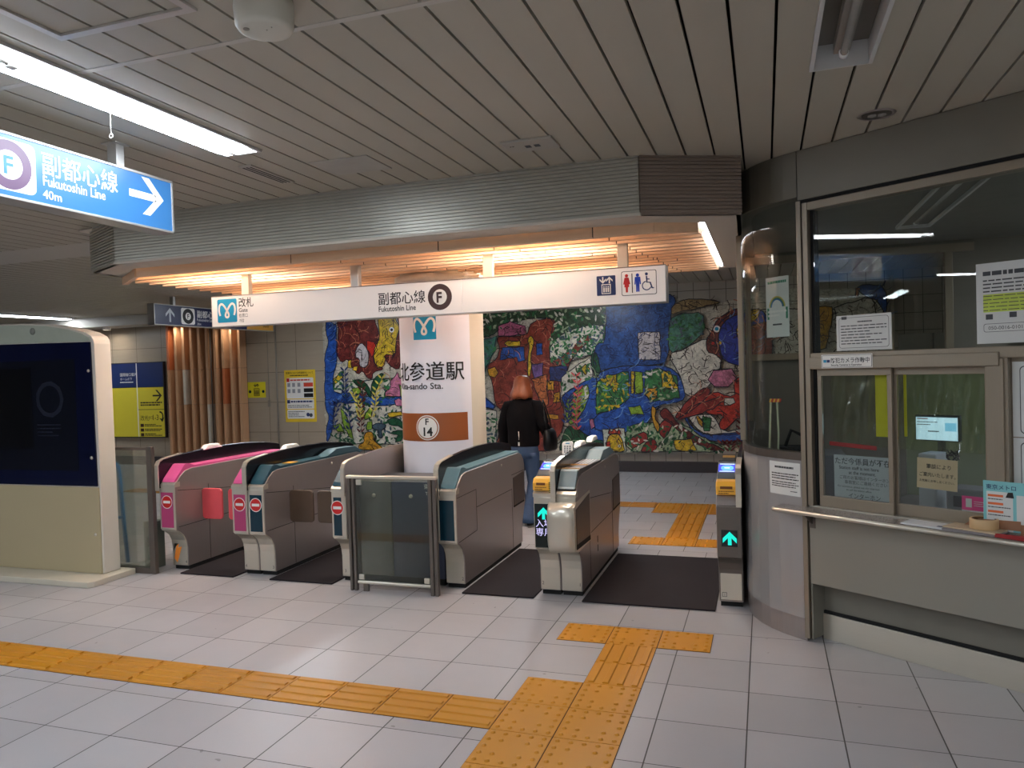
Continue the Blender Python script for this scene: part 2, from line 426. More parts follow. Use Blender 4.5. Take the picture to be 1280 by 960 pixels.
def build_canopy():
    t = thing('gate_canopy', 'long ribbed grey canopy with chamfered ends hanging from the ceiling over the gates', 'canopy', (-2.6, 5.9, 2.5))
    g = G(RIB); ribs(g, (-4.52, 4.38), (-.664, 4.38), 2.505, 2.84)
    g.box(-4.52, -.664, 4.385, 4.42, 2.50, 2.84); obj('front_fascia', g, t)
    def side(p, q, nm, shade=RIB):
        g = G(shade); ribs(g, p, q, 2.505, 2.84); P, Q = Vector(p), Vector(q); d = (Q-P).normalized(); n = Vector((-d.y, d.x))
        if n.y < 0: n = -n
        if abs(d.x) < .1: n = Vector((1 if p[0] < -3 else -1, 0))
        a = [tuple(P+n*.004), tuple(Q+n*.004), tuple(Q+n*.03), tuple(P+n*.03)]
        g.xy(a, 2.50, 2.84); obj(nm, g, t)
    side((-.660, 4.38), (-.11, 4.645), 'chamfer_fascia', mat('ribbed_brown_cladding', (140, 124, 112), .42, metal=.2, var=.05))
    side((-5.03, 4.64), (-4.524, 4.382), 'chamfer_fascia')
    side((-5.19, 7.2), (-5.03, 4.645), 'end_fascia'); side((-.11, 4.65), (-.16, 7.2), 'end_fascia')
    g = G(RIB); g.box(-5.19, -.16, 7.2, 7.24, 2.50, 2.84); obj('rear_fascia', g, t)
    g = G(SOF); z0, z1 = 2.50, 2.515
    g.xy([(-4.52, 4.385), (-.66, 4.385), (-.9, 4.63), (-4.60, 4.63)], z0, z1)
    g.xy([(-.66, 4.385), (-.115, 4.65), (-.33, 4.79), (-.9, 4.63)], z0, z1)
    g.xy([(-.115, 4.65), (-.16, 7.2), (-.33, 7.1), (-.33, 4.79)], z0, z1)
    g.xy([(-.16, 7.2), (-5.19, 7.2), (-5.12, 7.12), (-.33, 7.12)], z0, z1)
    g.xy([(-5.03, 4.645), (-4.52, 4.385), (-4.60, 4.63), (-5.08, 4.99)], z0, z1)
    g.xy([(-5.19, 7.2), (-5.03, 4.645), (-5.08, 4.99), (-5.12, 7.12)], z0, z1)
    obj('soffit', g, t); g = G(SOF); g.box(-4.53, -.655, 4.362, 4.385, 2.494, 2.512); obj('edge_trim', g, t, .002)
    g = G(mat('canopy_pan', (225, 215, 200), .6)); g.box(-5.1, -.3, 4.6, 7.15, 2.82, 2.835); obj('inner_pan', g, t)
build_canopy()
def build_louvre():
    t = thing('wooden_louvre', 'pale wooden slat louvre set into the canopy above the gates', 'louvre', (-2.7, 5.9, 2.47))
    ys = [4.65]+[4.82+.155*k for k in range(15)]
    DK = mat('slat_joint', (60, 40, 28), .7)
    for i, y in enumerate(ys):
        x0 = -4.60 if i == 0 else (-4.83 if i == 1 else (-5.0 if i == 2 else -5.09)); x1 = -.37
        if i == 0: x1 = -.62
        zb, zt = (2.44, 2.53) if i == 0 else (2.468, 2.56)
        j = [-3.2+.105*i, -1.0+.02*i, -2.05+.14*i]
        j = sorted(q for q in j if x0+.2 < q < x1-.2)
        g = G(WOOD); a = x0
        for q in j+[x1]:
            g.box(a, q-.004, y, y+.042, zb+random.uniform(-.001, .001), zt); a = q+.004
        g.m = DK
        for q in j: g.box(q-.0035, q+.0035, y+.003, y+.032, zb+.002, zt)
        if not (i > 4 and False): obj('slat', g, t)
    g = G(WOOD); g.xy([(-4.62, 4.65), (-4.60, 4.68), (-5.06, 5.02), (-5.09, 4.99)], 2.44, 2.52); obj('corner_board', g, t); g = G(WOOD); g.xy([(-.62, 4.65), (-.37, 4.78), (-.37, 4.82), (-.64, 4.68)], 2.44, 2.52)
    obj('corner_board', g, t)
    g = G(STEELD)
    for x in (-4.3, -3.1, -1.6, -.8): g.box(x-.012, x+.012, 4.66, 7.12, 2.56, 2.585)
    for x in (-4.3, -3.1, -1.6, -.8):
        for y in (4.9, 6.9): g.box(x-.005, x+.005, y, y+.01, 2.585, 2.82)
    obj('carrier_rail', g, t)
    warm = (1, .90, .80)
    for i, (x0, x1, y0, y1) in enumerate(((-4.65, -3.85, 4.95, 5.40), (-4.65, -3.85, 6.2, 6.65), (-2.05, -1.25, 4.95, 5.40), (-2.05, -1.25, 6.2, 6.65))):
        side = 'left' if x0 < -4 else 'right'; row = 'front' if y0 < 5.5 else 'rear'
        l = thing('panel_light', 'lit flat light panel above the louvre slats, %s row, %s end of the canopy' % (row, side), 'light', ((x0+x1)/2, (y0+y1)/2, 2.78), 'light panels above the louvre')
        g = G(lamp('warm_panel', warm, E_LOUVRE)); g.box(x0+.02, x1-.02, y0+.02, y1-.02, 2.780, 2.788); obj('diffuser', g, l)
        g = G(WHITE); g.box(x0, x1, y0, y1, 2.789, 2.816); obj('housing', g, l)
    l = thing('strip_light', 'lit white strip light along the right edge of the canopy louvre', 'light', (-.355, 6.1, 2.5))
    g = G(lamp('cool_strip', (.93, .93, 1), 4)); g.box(-.360, -.340, 5.12, 7.05, 2.500, 2.53); g.box(-.366, -.334, 4.86, 5.0, 2.5, 2.53); obj('diffuser', g, l)
    g = G(WHITE); g.box(-.37, -.33, 4.84, 7.07, 2.531, 2.56); obj('housing', g, l)
build_louvre()

# ceiling fixtures -----------------------------------------------------------
def trough(name, label, x0, x1, y0, y1, lit, split=None, E=E_MAIN, z=2.84, cord=None):
    t = thing(name, label, 'ceiling light', ((x0+x1)/2, (y0+y1)/2, z))
    xm = (x0+x1)/2; fr = mat('lamp_frame', (205, 203, 200), .45, var=.02)
    g = G(fr); w_ = .014
    g.box(x0-w_, x0+.002, y0-w_, y1+w_, z-.012, z+.10); g.box(x1-.002, x1+w_, y0-w_, y1+w_, z-.012, z+.10)
    g.box(x0, x1, y0-w_, y0, z-.012, z+.10); g.box(x0, x1, y1, y1+w_, z-.012, z+.10); g.box(x0, x1, y0, y1, z+.10, z+.115)
    obj('housing', g, t)
    spans = split or [(y0+.03, y1-.04)]
    if lit:
        for a, b in spans:
            g = G(lamp('white_diffuser_%g' % E, (.84, .92, 1), E)); g.box(x0+.012, x1-.012, a, b, z-.020, z+.02); obj('diffuser', g, t)
            g = G(WHITE); g.box(xm-.012, xm+.012, b-.02, b+.015, z-.032, z+.03); g.tube([(xm, b-.035, z-.024), (xm, b-.02, z-.024)], .009, 10); obj('lamp_holder', g, t)
    else:
        for a, b in spans:
            g = G(mat('unlit_reflector', (120, 112, 104), .35, metal=.6)); g.box(x0+.004, x1-.004, a, b, z+.07, z+.085); obj('reflector', g, t); g = G(mat('unlit_batten', (150, 142, 132), .45)); g.box(xm-.030, xm+.030, a, b, z+.028, z+.07); obj('batten', g, t)
            g = G(mat('unlit_tube', (190, 186, 180), .25)); g.tube([(xm+.005, a, z+.012), (xm+.005, b-.05, z+.012)], .015, 12); obj('tube', g, t)
            g = G(WHITE); g.tube([(xm+.005, b-.055, z+.012), (xm+.005, b-.02, z+.012)], .018, 12); g.box(xm-.012, xm+.022, b-.04, b-.015, z+.01, z+.05); obj('lamp_holder', g, t)
    if cord:
        g = G(WHITE); g.tube([(cord[0], cord[1], z-.01), (cord[0], cord[1], z-.115)], .0015, 6)
        g.tube([(cord[0]+.009*cos(a*pi/6), cord[1], z-.124+.009*sin(a*pi/6)) for a in range(13)], .0018, 6); obj('pull_cord', g, t)
    return t
trough('ceiling_light', 'glowing white ceiling light running above the blue overhead sign at upper left', -2.72, -2.52, 1.965, 3.40, True, [(1.98, 3.33)], cord=(-2.70, 2.62))
trough('ceiling_light', 'dark unlit ceiling light continuing the glowing one off the left edge', -2.72, -2.52, -1.2, 1.94, False, [(.45, 1.92)])
trough('ceiling_light', 'unlit recessed ceiling light with a dark tube at the upper right above the office', .215, .425, .2, 3.38, False, [(.25, 1.75), (1.8, 3.34)])
trough('ceiling_light', 'distant lit ceiling light above the dark blue and cream machine', -12.62, -12.38, 9.45, 10.95, True, E=E_FAR)
trough('ceiling_light', 'unseen lit ceiling light added beyond the frame over the left of the hall', -6.19, -5.97, -2, 2.6, True, E=E_ROW)  # added lamp out of view, lights the hall from the left
trough('ceiling_light', 'lit ceiling light hidden behind the canopy in front of the mural', -2.59, -2.37, 8.6, 10.6, True, E=E_FAR)
trough('ceiling_light', 'lit ceiling light behind the canopy near the white gate sign left end', -6.59, -6.37, 8.2, 10.6, True, E=E_FAR)

trough('ceiling_light', 'unseen ceiling light added as front fill just behind the camera', -1.09, -.87, -3.18, -.62, True, E=E_BACK)  # added fill lamp, unseen, brightens gate fronts and near floor
trough('ceiling_light', 'unseen fill light added past the right edge of view in front of the office', 2.31, 2.53, -2.58, .38, True, E=E_SIDE)  # no known lamp here; added to lift floor and office front

def second_tube():
    t = thing('lamp_tube', 'grey unlit tube end with white holder at the left end of the glowing light', 'lamp tube', (-2.57, 1.9, 2.80))
    g = G(mat('unlit_tube', (190, 186, 180), .25)); g.tube([(-2.57, 1.30, 2.805), (-2.57, 2.04, 2.805)], .013, 12); obj('tube', g, t)
    g = G(WHITE); g.box(-2.586, -2.554, 2.04, 2.075, 2.785, 2.84); obj('holder', g, t, .004)
second_tube()
def small_ceiling():
    g = G(mat('aged_white_plastic', (205, 200, 186), .45, var=.03))
    g.lathe((-1.49, 2.07, 2.84), [(.0001, 0), (.088, 0), (.092, -.012), (.094, -.03), (.09, -.085), (.082, -.097), (.07, -.1), (.0001, -.101)], 40)
    t = thing('smoke_detector', 'round white drum shaped detector on the ceiling at the top left centre', 'detector', (-1.49, 2.07, 2.74)); obj('body', g, t)
    g = G(mat('indicator_grey', (150, 144, 134), .5)); g.disc((-1.53, 2.03, 2.7375), .010, .002); g.disc((-1.475, 2.06, 2.7375), .002, .002); g.disc((-1.45, 2.05, 2.7375), .002, .002); obj('indicator', g, t)
    t = thing('recessed_downlight', 'small round unlit downlight with steel rim near the office fascia', 'downlight', (.55, 4.145, 2.84))
    g = G(STEEL); g.lathe((.55, 4.145, 2.84), [(.066, .05), (.07, .002), (.074, -.006), (.084, -.006), (.088, -.001)], 36); obj('rim', g, t)
    g = G(mat('downlight_inner', (90, 82, 76), .3, metal=.8)); g.disc((.55, 4.145, 2.835), .068, .004)
    obj('reflector', g, t); g = G(mat('downlight_lamp', (150, 145, 138), .2)); g.lathe((.53, 4.145, 2.836), [(.022, 0), (.02, -.008), (.0001, -.012)], 16); g.lathe((.575, 4.145, 2.836), [(.022, 0), (.02, -.008), (.0001, -.012)], 16); obj('bulb', g, t)
    t = thing('ceiling_indicator_plate', 'small flat off white plate with tiny indicators on the ceiling above the gate sign', 'ceiling plate', (-1.16, 3.91, 2.83))
    g = G(mat('plate_grey', (170, 164, 154), .4)); g.box(-1.30, -1.02, 3.80, 3.99, 2.826, 2.84); obj('plate', g, t, .003)
    g = G(PRINT)
    for x in (-1.265, -1.25): g.disc((x, 3.87, 2.8248), .005, .001, seg=10)
    for x in (-1.19, -1.14): g.box(x, x+.03, 3.88, 3.92, 2.8245, 2.826)
    obj('indicator', g, t)
    def vent(y0, x0, x1, lb):
        t = thing('slot_vent', lb, 'air vent', ((x0+x1)/2, y0, 2.83)); g = G(mat('plate_grey', (170, 164, 154), .4))
        g.box(x0, x1, y0, y0+.42, 2.832, 2.84); obj('frame', g, t)
        g = G(DARK); [g.box(x0+.015+.024*k, x0+.024+.024*k, y0+.02, y0+.40, 2.8308, 2.832) for k in range(3)]; obj('slot', g, t)
    vent(3.62, -2.82, -2.73, 'narrow slotted air vent in the ceiling right of the end of the glowing light')
    t = thing('access_panel', 'thin outlined square access panel in the ceiling near the canopy', 'access panel', (-2.2, 3.85, 2.835)); g = G(mat('plate_grey', (170, 164, 154), .4))
    g.box(-2.42, -2.05, 3.72, 4.02, 2.834, 2.84); obj('panel', g, t, .002)
    t = thing('ceiling_hatch', 'white framed inspection hatch in the ceiling beside the glowing light', 'hatch', (-2.0, 1.7, 2.83))
    g = G(mat('hatch_frame', (196, 192, 186), .3, metal=.3))
    for a, b in ((-2.30, -2.27), (-1.75, -1.72)): g.box(a, b, 1.2, 2.005, 2.830, 2.8385)
    g.box(-2.30, -1.72, 2.005, 2.035, 2.830, 2.8385); obj('frame', g, t)
small_ceiling()
# ================================================================ HANGING SIGNS
def blue_sign(name, label, x, y0, y1, z0, z1, posts, art, face=SOF):
    t = thing(name, label, 'overhead sign', (x, (y0+y1)/2, z0)); th = .12
    g = G(ALU); e = .012
    g.box(x-th, x, y0, y1, z0, z0+e); g.box(x-th, x, y0, y1, z1-e, z1); g.box(x-th, x, y1-e, y1, z0, z1); g.box(x-th, x, y0, y0+e, z0, z1); obj('frame', g, t, .002)
    g = G(mat('sign_blue_%d' % art[0][2], art[0], .3, var=.02)); g.box(x-th+.004, x-.004, y0+e, y1-e, z0+e, z1-e); obj('panel', g, t)
    for py in posts:
        g = G(ALU); g.box(x-th/2-.03, x-th/2+.03, py-.025, py+.025, z1, 2.84); g.box(x-th/2-.05, x-th/2+.05, py-.045, py+.045, 2.832, 2.84); obj('hanger_post', g, t, .003)
    F = plane((x-.004, y0, z0), (0, 1, 0), (0, 0, 1)); A = Art(F); art[1](A); A.done('lettering', t)
    return t
def art1(A):   # u = y-1.60 , v = z-2.43
    o = -1.60
    A.rrect(2.20+o, 2.53+o, .035, .255, .03, WHITE, .001)
    A.ring(2.405+o, .145, .062, .105, mat('line_purple', (88, 62, 90), .4), .002); A.text('F', 2.373+o, .105, .11, mat('letter_blue', (40, 110, 190), .4), .003, bold=.02)
    A.text('副都心線', 2.555+o, .150, .112, WHITE, .002, bold=.008, sx=.95)
    A.text('Fukutoshin Line', 2.56+o, .093, .062, WHITE, .002, bold=.012, sx=.86); A.text('40m', 2.56+o, .035, .055, WHITE, .002, bold=.01)
    arrow(A, 3.165+o, .165, .23, 0, WHITE, .002, th=.16, head=.42)
blue_sign('overhead_sign', 'large blue overhead sign with a white right arrow at the upper left', -3.038, 1.60, 3.35, 2.432, 2.716, [3.03, 1.9], ((54, 108, 160), art1))
def art2(A):   # origin y 8.48
    arrow(A, .30, .15, .20, pi/2, mat('pale_arrow', (190, 196, 205), .4), .002, th=.16, head=.42)
    A.rrect(.52, .80, .03, .27, .03, WHITE, .001); A.disc(.66, .15, .112, BLACK, .002); A.disc(.66, .15, .055, WHITE, .003); A.text('F', .635, .115, .10, BLACK, .004, bold=.02)
    A.text('副都心線', .84, .15, .12, WHITE, .002, bold=.01); A.text('Fukutoshin Line', .84, .09, .058, WHITE, .002); A.text('30m', .84, .03, .05, WHITE, .002)
    A.rect(2.0, 2.70, .012, .288, mat('exit_orange', (225, 165, 70), .4), .001); A.text('出口', 2.1, .1, .14, BLACK, .002); A.text('60m', 2.42, .06, .09, BLACK, .002)
blue_sign('overhead_sign', 'dark blue overhead sign with up arrow behind the left end of the gate sign', -8.10, 8.48, 11.2, 2.41, 2.71, [8.9, 10.6], ((24, 34, 74), art2))

def gate_sign():
    x0, x1, y, z0, z1 = -4.285, -.61, 5.10, 2.052, 2.302
    t = thing('gate_sign', 'long white overhead gate sign with a brown ringed F and restroom symbols', 'overhead sign', ((x0+x1)/2, y, z0))
    g = G(mat('sign_trim_brown', (110, 100, 92), .4)); g.box(x0, x1, y, y+.13, z1-.006, z1); g.m = ALU; g.box(x0, x1, y, y+.13, z0, z0+.006); g.box(x0, x0+.006, y, y+.13, z0, z1); g.box(x1-.006, x1, y, y+.13, z0, z1); obj('frame', g, t, .0015)
    g = G(mat('sign_white', (226, 222, 216), .35, var=.015, emit=((255, 242, 240), .06))); g.box(x0+.006, -2.075, y+.002, y+.128, z0+.006, z1-.006); g.box(-2.073, x1-.006, y+.002, y+.128, z0+.006, z1-.006); obj('panel', g, t)
    for x in (-3.98, -2.975, -1.885, -.905):
        g = G(ALU if x in (-2.975,) else SOF); g.box(x-.035, x+.035, y+.04, y+.09, z1, 2.84); obj('hanger_post', g, t, .003)
    F = plane((0, y+.002, 0), (1, 0, 0), (0, 0, 1))
    A = Art(F); A.rrect(-4.226, -4.036, 2.085, 2.275, .012, TEALB, .001); logo_m(A, -4.131, 2.185, .20, WHITE, .002); A.done('line_logo', t, 'square blue logo with a white looping M')
    A = Art(F); A.text('改札', -4.02, 2.208, .082, BLACK, .001, bold=.02, sx=.9); A.text('Gate', -4.018, 2.163, .044, BLACK, .001, bold=.012); A.text('检票口', -4.018, 2.122, .034, BLACK, .001, sx=.85); A.text('개찰', -4.018, 2.082, .032, BLACK, .001, sx=.85)
    A.done('gate_lettering', t)
    A = Art(F); A.text('副都心線', -2.758, 2.155, .101, BLACK, .001, bold=.015, sx=.98); A.text('Fukutoshin Line', -2.755, 2.098, .056, BLACK, .001, bold=.014, sx=.87); A.done('line_lettering', t)
    A = Art(F); A.disc(-2.248, 2.181, .096, DARKB, .001); A.disc(-2.248, 2.181, .056, WHITE, .002); A.text('F', -2.278, 2.142, .105, DARKB, .003, bold=.035, sx=.95); A.done('line_symbol', t, 'brown ring with a black F')
    A = Art(F); A.rrect(-1.078, -.948, 2.118, 2.252, .006, NAVY, .001); A.rect(-1.045, -.981, 2.128, 2.195, WHITE, .002); A.rect(-1.039, -.987, 2.134, 2.189, NAVY, .003)
    for k in (-1.028, -1.013, -.998): A.disc(k, 2.177, .0045, WHITE, .004); A.rect(k-.005, k+.005, 2.140, 2.170, WHITE, .004)
    arrow(A, -1.035, 2.222, .045, -pi/2, WHITE, .002); arrow(A, -.990, 2.222, .045, pi/2, WHITE, .002); A.done('lift_symbol', t)
    A = Art(F); A.rrect(-.908, -.672, 2.108, 2.272, .012, BLACK, .001); A.rrect(-.904, -.676, 2.112, 2.268, .010, MC['sign_white'], .002)
    A.disc(-.872, 2.242, .011, RED, .003); A.poly([(-.872, 2.230), (-.858, 2.229), (-.848, 2.185), (-.857, 2.184), (-.856, 2.165), (-.864, 2.165), (-.865, 2.130), (-.879, 2.130), (-.880, 2.165), (-.888, 2.165), (-.887, 2.184), (-.896, 2.185), (-.886, 2.229)], RED, .003)
    BL = mat('sign_blue_figure', (20, 60, 180), .4); A.rect(-.838, -.832, 2.125, 2.255, BLACK, .003)
    A.disc(-.798, 2.242, .011, BL, .003); A.poly([(-.780, 2.230), (-.776, 2.180), (-.784, 2.180), (-.786, 2.205), (-.787, 2.130), (-.797, 2.130), (-.798, 2.175), (-.799, 2.130), (-.809, 2.130), (-.810, 2.205), (-.812, 2.180), (-.820, 2.180), (-.816, 2.230)], BL, .003)
    A.disc(-.738, 2.246, .010, NAVY, .003); A.stroke([(-.738, 2.232), (-.736, 2.190), (-.714, 2.188), (-.702, 2.150), (-.690, 2.152)], .010, NAVY, .003); A.stroke([(-.737, 2.212), (-.718, 2.210)], .007, NAVY, .003)
    A.stroke([(-.738+.029*cos(a), 2.168+.029*sin(a)) for a in [radians(100+i*20) for i in range(13)]], .007, NAVY, .003); A.done('restroom_symbol', t)
gate_sign()

# ================================================================ PILLAR
def pillar():
    cx, cy, R = -2.70, 6.15, .37
    t = thing('round_pillar', 'round white pillar with a brown F 14 badge band standing behind the glass panel', 'pillar', (cx, cy, 0))
    g = G(mat('pillar_cream', (206, 198, 182), .4, var=.02)); g.lathe((cx, cy, 0), [(R-.004, 0), (R-.004, 2.6)], 64); obj('column', g, t)
    g = G(STEEL); g.lathe((cx, cy, 0), [(R+.004, .0), (R+.004, .12), (R-.003, .12)], 64); obj('base_ring', g, t)
    g = G(mat('capital_white', (214, 206, 194), .4)); g.lathe((cx, cy, 0), [(R-.004, 2.37), (R+.03, 2.38), (R+.03, 2.455), (R-.004, 2.46)], 64); obj('capital', g, t)
    F = lambda a, b, w: (cx+(R+w)*sin(a/R), cy-(R+w)*cos(a/R), b)
    g = G(mat('banner_white', (222, 222, 232), .35, var=.015)); n = 48; A0 = 1.09
    vs = [F(R*(-A0+2*A0*i/n), z, .002) for z in (.03, 2.37) for i in range(n+1)]
    g.add(vs, [(i, i+1, n+2+i, n+1+i) for i in range(n)], True); obj('banner', g, t)
    def band(a0, a1, z0, z1, w, m):
        g = G(m); k = 36; vs = [F(a0+(a1-a0)*i/k, z, w) for z in (z0, z1) for i in range(k+1)]
        g.add(vs, [(i, i+1, k+2+i, k+1+i) for i in range(k)], True); return g
    A = Art(F); A.g.v, A.g.f, A.g.fm, A.g.sm, A.g.ms = [], [], [], [], []
    BR = mat('band_brown', (150, 82, 40), .4, var=.03); b = band(-.36, .355, 1.050, 1.286, .0035, BR); obj('badge_band', b, t)
    A = Art(F); A.fan(0, 1.165, .105, WHITE, .0050); A.ring(0, 1.165, .088, .096, BR, .0065); A.text('F', 0, 1.19, .075, BLACK, .0075, 'CENTER', bold=.02); A.text('14', 0, 1.098, .098, BLACK, .0075, 'CENTER', bold=.03); A.done('station_badge', t, 'white roundel reading F 14')
    b = band(-.105, .105, 1.905, 2.12, .0035, TEALB); obj('logo_plate', b, t); A = Art(F); logo_m(A, 0, 2.02, .24, WHITE, .005); A.done('line_logo', t)
    A = Art(F)
    A.text('北参道駅', -.335, 1.575, .168, BLACK, .0078, 'LEFT', bold=.008, sx=1.0); A.text('Kita-sando Sta.', -.32, 1.49, .074, BLACK, .0060, 'LEFT', bold=.010, sx=1.05); A.done('station_name', t)
pillar()

# ================================================================ TICKET GATES
TEAL = mat('gate_teal', (38, 78, 92), .35, var=.05); TEALD = mat('gate_teal_panel', (12, 48, 62), .25, var=.04); TEALL = mat('gate_grey_teal', (118, 140, 148), .35, var=.04)
PINK = mat('gate_pink', (206, 84, 142), .4, var=.04); PINKD = mat('gate_pink_panel', (176, 62, 110), .35, var=.04)
HUMP = mat('hump_black', (16, 13, 20), .22, var=.05); YEL = mat('reader_yellow', (238, 178, 60), .4, var=.04)
def arc(c, r, a0, a1, n): return [(c[0]+r*cos(radians(a0+(a1-a0)*i/n)), c[1]+r*sin(radians(a0+(a1-a0)*i/n))) for i in range(n+1)]
BODY = [(5.215, .035), (5.215, .20), (5.205, .26), (5.18, .31), (5.14, .345), (5.095, .37), (5.095, .735), (5.11, .765), (5.16, .815), (5.22, .855), (5.29, .868), (6.56, .868), (6.66, .845), (6.72, .79), (6.74, .74), (6.74, .395), (6.715, .35), (6.655, .24), (6.63, .16), (6.63, .035)]
HUMPP = [(5.065, .72), (5.065, .915), (5.085, .945), (5.13, .960), (5.35, .983), (5.6, .998), (5.9, 1.004), (6.2, .996), (6.5, .970), (6.70, .938), (6.75, .92), (6.76, .86), (6.72, .72)]
def half_gate(t, x0, x1, style, deck, panel, sign=True, faceR=True):
    """one side of a gate cabinet between x0 and x1; style: plain / reader / hood"""
    g = G(STEEL); g.yz(BODY, x0, x1); body = obj('cabinet', g, t, .004)
    g = G(DARK); g.box(x0+.008, x1-.008, 5.235, 6.61, 0, .035); obj('plinth', g, t)
    # front foot: bright curved plate, overlapping the body by a few millimetres
    foot = [(5.209, .04), (5.209, .20), (5.199, .257), (5.175, .305), (5.134, .341), (5.091, .364), (5.10, .372), (5.23, .372), (5.23, .04)]
    g = G(STEELF); g.yz(foot, x0+.006, x1-.006); fo = obj('foot_plate', g, t, .002)
    g = G(STEELF); g.box(x0+.003, x1-.003, 5.086, 5.10, .372, .728); obj('front_frame', g, t, .003)
    g = G(STEELF); g.yz([(5.083, .728), (5.083, .752), (5.105, .772), (5.15, .772), (5.15, .728)], x0-.001, x1+.001); obj('shoulder_trim', g, t, .002)
    return body
def front_art(t, x0, x1, panel, sign):
    F = plane(((x0+x1)/2, 5.086, 0), (1, 0, 0), (0, 0, 1)); hw = (x1-x0)/2-.020
    A = Art(F); A.rect(-hw, hw, .388, .685, panel, .002, .002); A.done('front_panel', t)
    if sign:
        A = Art(F); A.disc(0, .605, .056, WHITE, .0035); A.disc(0, .605, .050, RED, .0045); A.rect(-.036, .036, .594, .616, WHITE, .0055); A.done('no_entry_sign', t)
def deck_plain(t, x0, x1, m, slot=False):
    g = G(m); w0, w1 = x0+.006, x1-.010
    g.yz([(5.095, .772), (5.115, .800), (5.225, .905), (5.245, .910), (5.29, .905), (5.34, .888), (5.9, .886), (6.6, .882), (6.66, .85), (6.68, .84), (5.29, .85), (5.12, .765)], w0, w1); obj('top_cover', g, t, .003)
    if slot:
        g = G(YEL); g.box(x0+.03, x1-.02, 5.50, 5.60, .886, .892); obj('ticket_slot', g, t)
        g = G(mat('gate_teal_mid', (78, 108, 120), .35)); g.yz([(6.05, .886), (6.22, .935), (6.55, .925), (6.7, .86), (6.05, .86)], x0+.02, x1-.012); obj('exit_reader', g, t, .003)
def hump(t, xc, outer=HUMP, w=.032):
    g = G(outer); g.yz(HUMPP, xc-w/2, xc+w/2); h = obj('divider', g, t, .006)
    g = G(STEELF); g.yz([(5.055, .70), (5.055, .915), (5.078, .950), (5.13, .968), (5.35, .991), (5.352, .984), (5.13, .960), (5.088, .942), (5.068, .91), (5.068, .70)], xc-w/2-.002, xc+w/2+.002); obj('divider_rim', g, h, .0015)
def sensor(t, x, y):
    g = G(WHITE); g.yz([(y, .985), (y+.05, 1.025), (y+.07, 1.03), (y+.20, 1.03), (y+.26, .99)], x-.03, x+.03); obj('sensor_pod', g, t, .012)
def side_details(t, x, sgn, layout, flap=True):
    """panel joints, covers and lock on a lane-side face at x (sgn=+1 faces +x)"""
    e = .0012; g = G(DARK)
    def seam(y0, z0, y1, z1, w=.004):
        d = Vector((y1-y0, z1-z0)).normalized(); n = Vector((-d.y, d.x))*w/2
        g.yz([(y0+n.x, z0+n.y), (y1+n.x, z1+n.y), (y1-n.x, z1-n.y), (y0-n.x, z0-n.y)], x-e if sgn < 0 else x, x if sgn < 0 else x+e)
    if layout == 'D':
        seam(5.49, .705, 5.49, .385); seam(5.10, .70, 5.49, .705, .003); seam(5.12, .37, 5.49, .385); seam(5.49, .565, 6.36, .565); seam(6.36, .565, 6.36, .04); seam(6.36, .69, 6.72, .69)
    else:
        seam(5.49, .70, 5.49, .04); seam(5.12, .39, 6.7, .40); seam(5.12, .70, 6.3, .565); seam(6.36, .565, 6.36, .04)
    obj('panel_seam', g, t)
    g = G(mat('flap_cover_brown', (64, 50, 42), .35)); a, b = (x, x+.004) if sgn > 0 else (x-.004, x)
    if layout in ('D', 'E'): g.yz([(6.40, .41), (6.40, .66), (6.70, .68), (6.72, .66), (6.72, .44), (6.70, .415)], a, b); g.m = DARK; g.yz([(6.40, .395), (6.40, .41), (6.70, .415), (6.70, .40)], a, b+.001); obj('flap_cover', g, t)
    g = G(STEELF); g.lathe((x, 6.10, .812), [(.0001, .004*sgn), (.010, .004*sgn), (.012, 0)], 16, 'x'); obj('lock', g, t)
def flap(t, x0, x1, y, m):
    g = G(m); r = .03; z0, z1 = .405, .675; p = []
    for cx, cz, a in ((x1-r, z0+r, -90), (x1-r, z1-r, 0), (x0+r, z1-r, 90), (x0+r, z0+r, 180)): p += [(cx+r*cos(radians(a+i*22.5)), cz+r*sin(radians(a+i*22.5))) for i in range(5)]
    g.xz(p, y, y+.022); obj('flap', g, t, .006)
def number(t, txt, x, z, s=.035):
    A = Art(plane((x, 5.209, z), (1, 0, 0), (0, 0, 1))); A.text(txt, 0, 0, s, PRINT, .0015); A.done('gate_number', t)
def gate(label, cx): return thing('ticket_gate', label, 'ticket gate', (cx, 5.9, 0), 'ticket gates across the concourse')

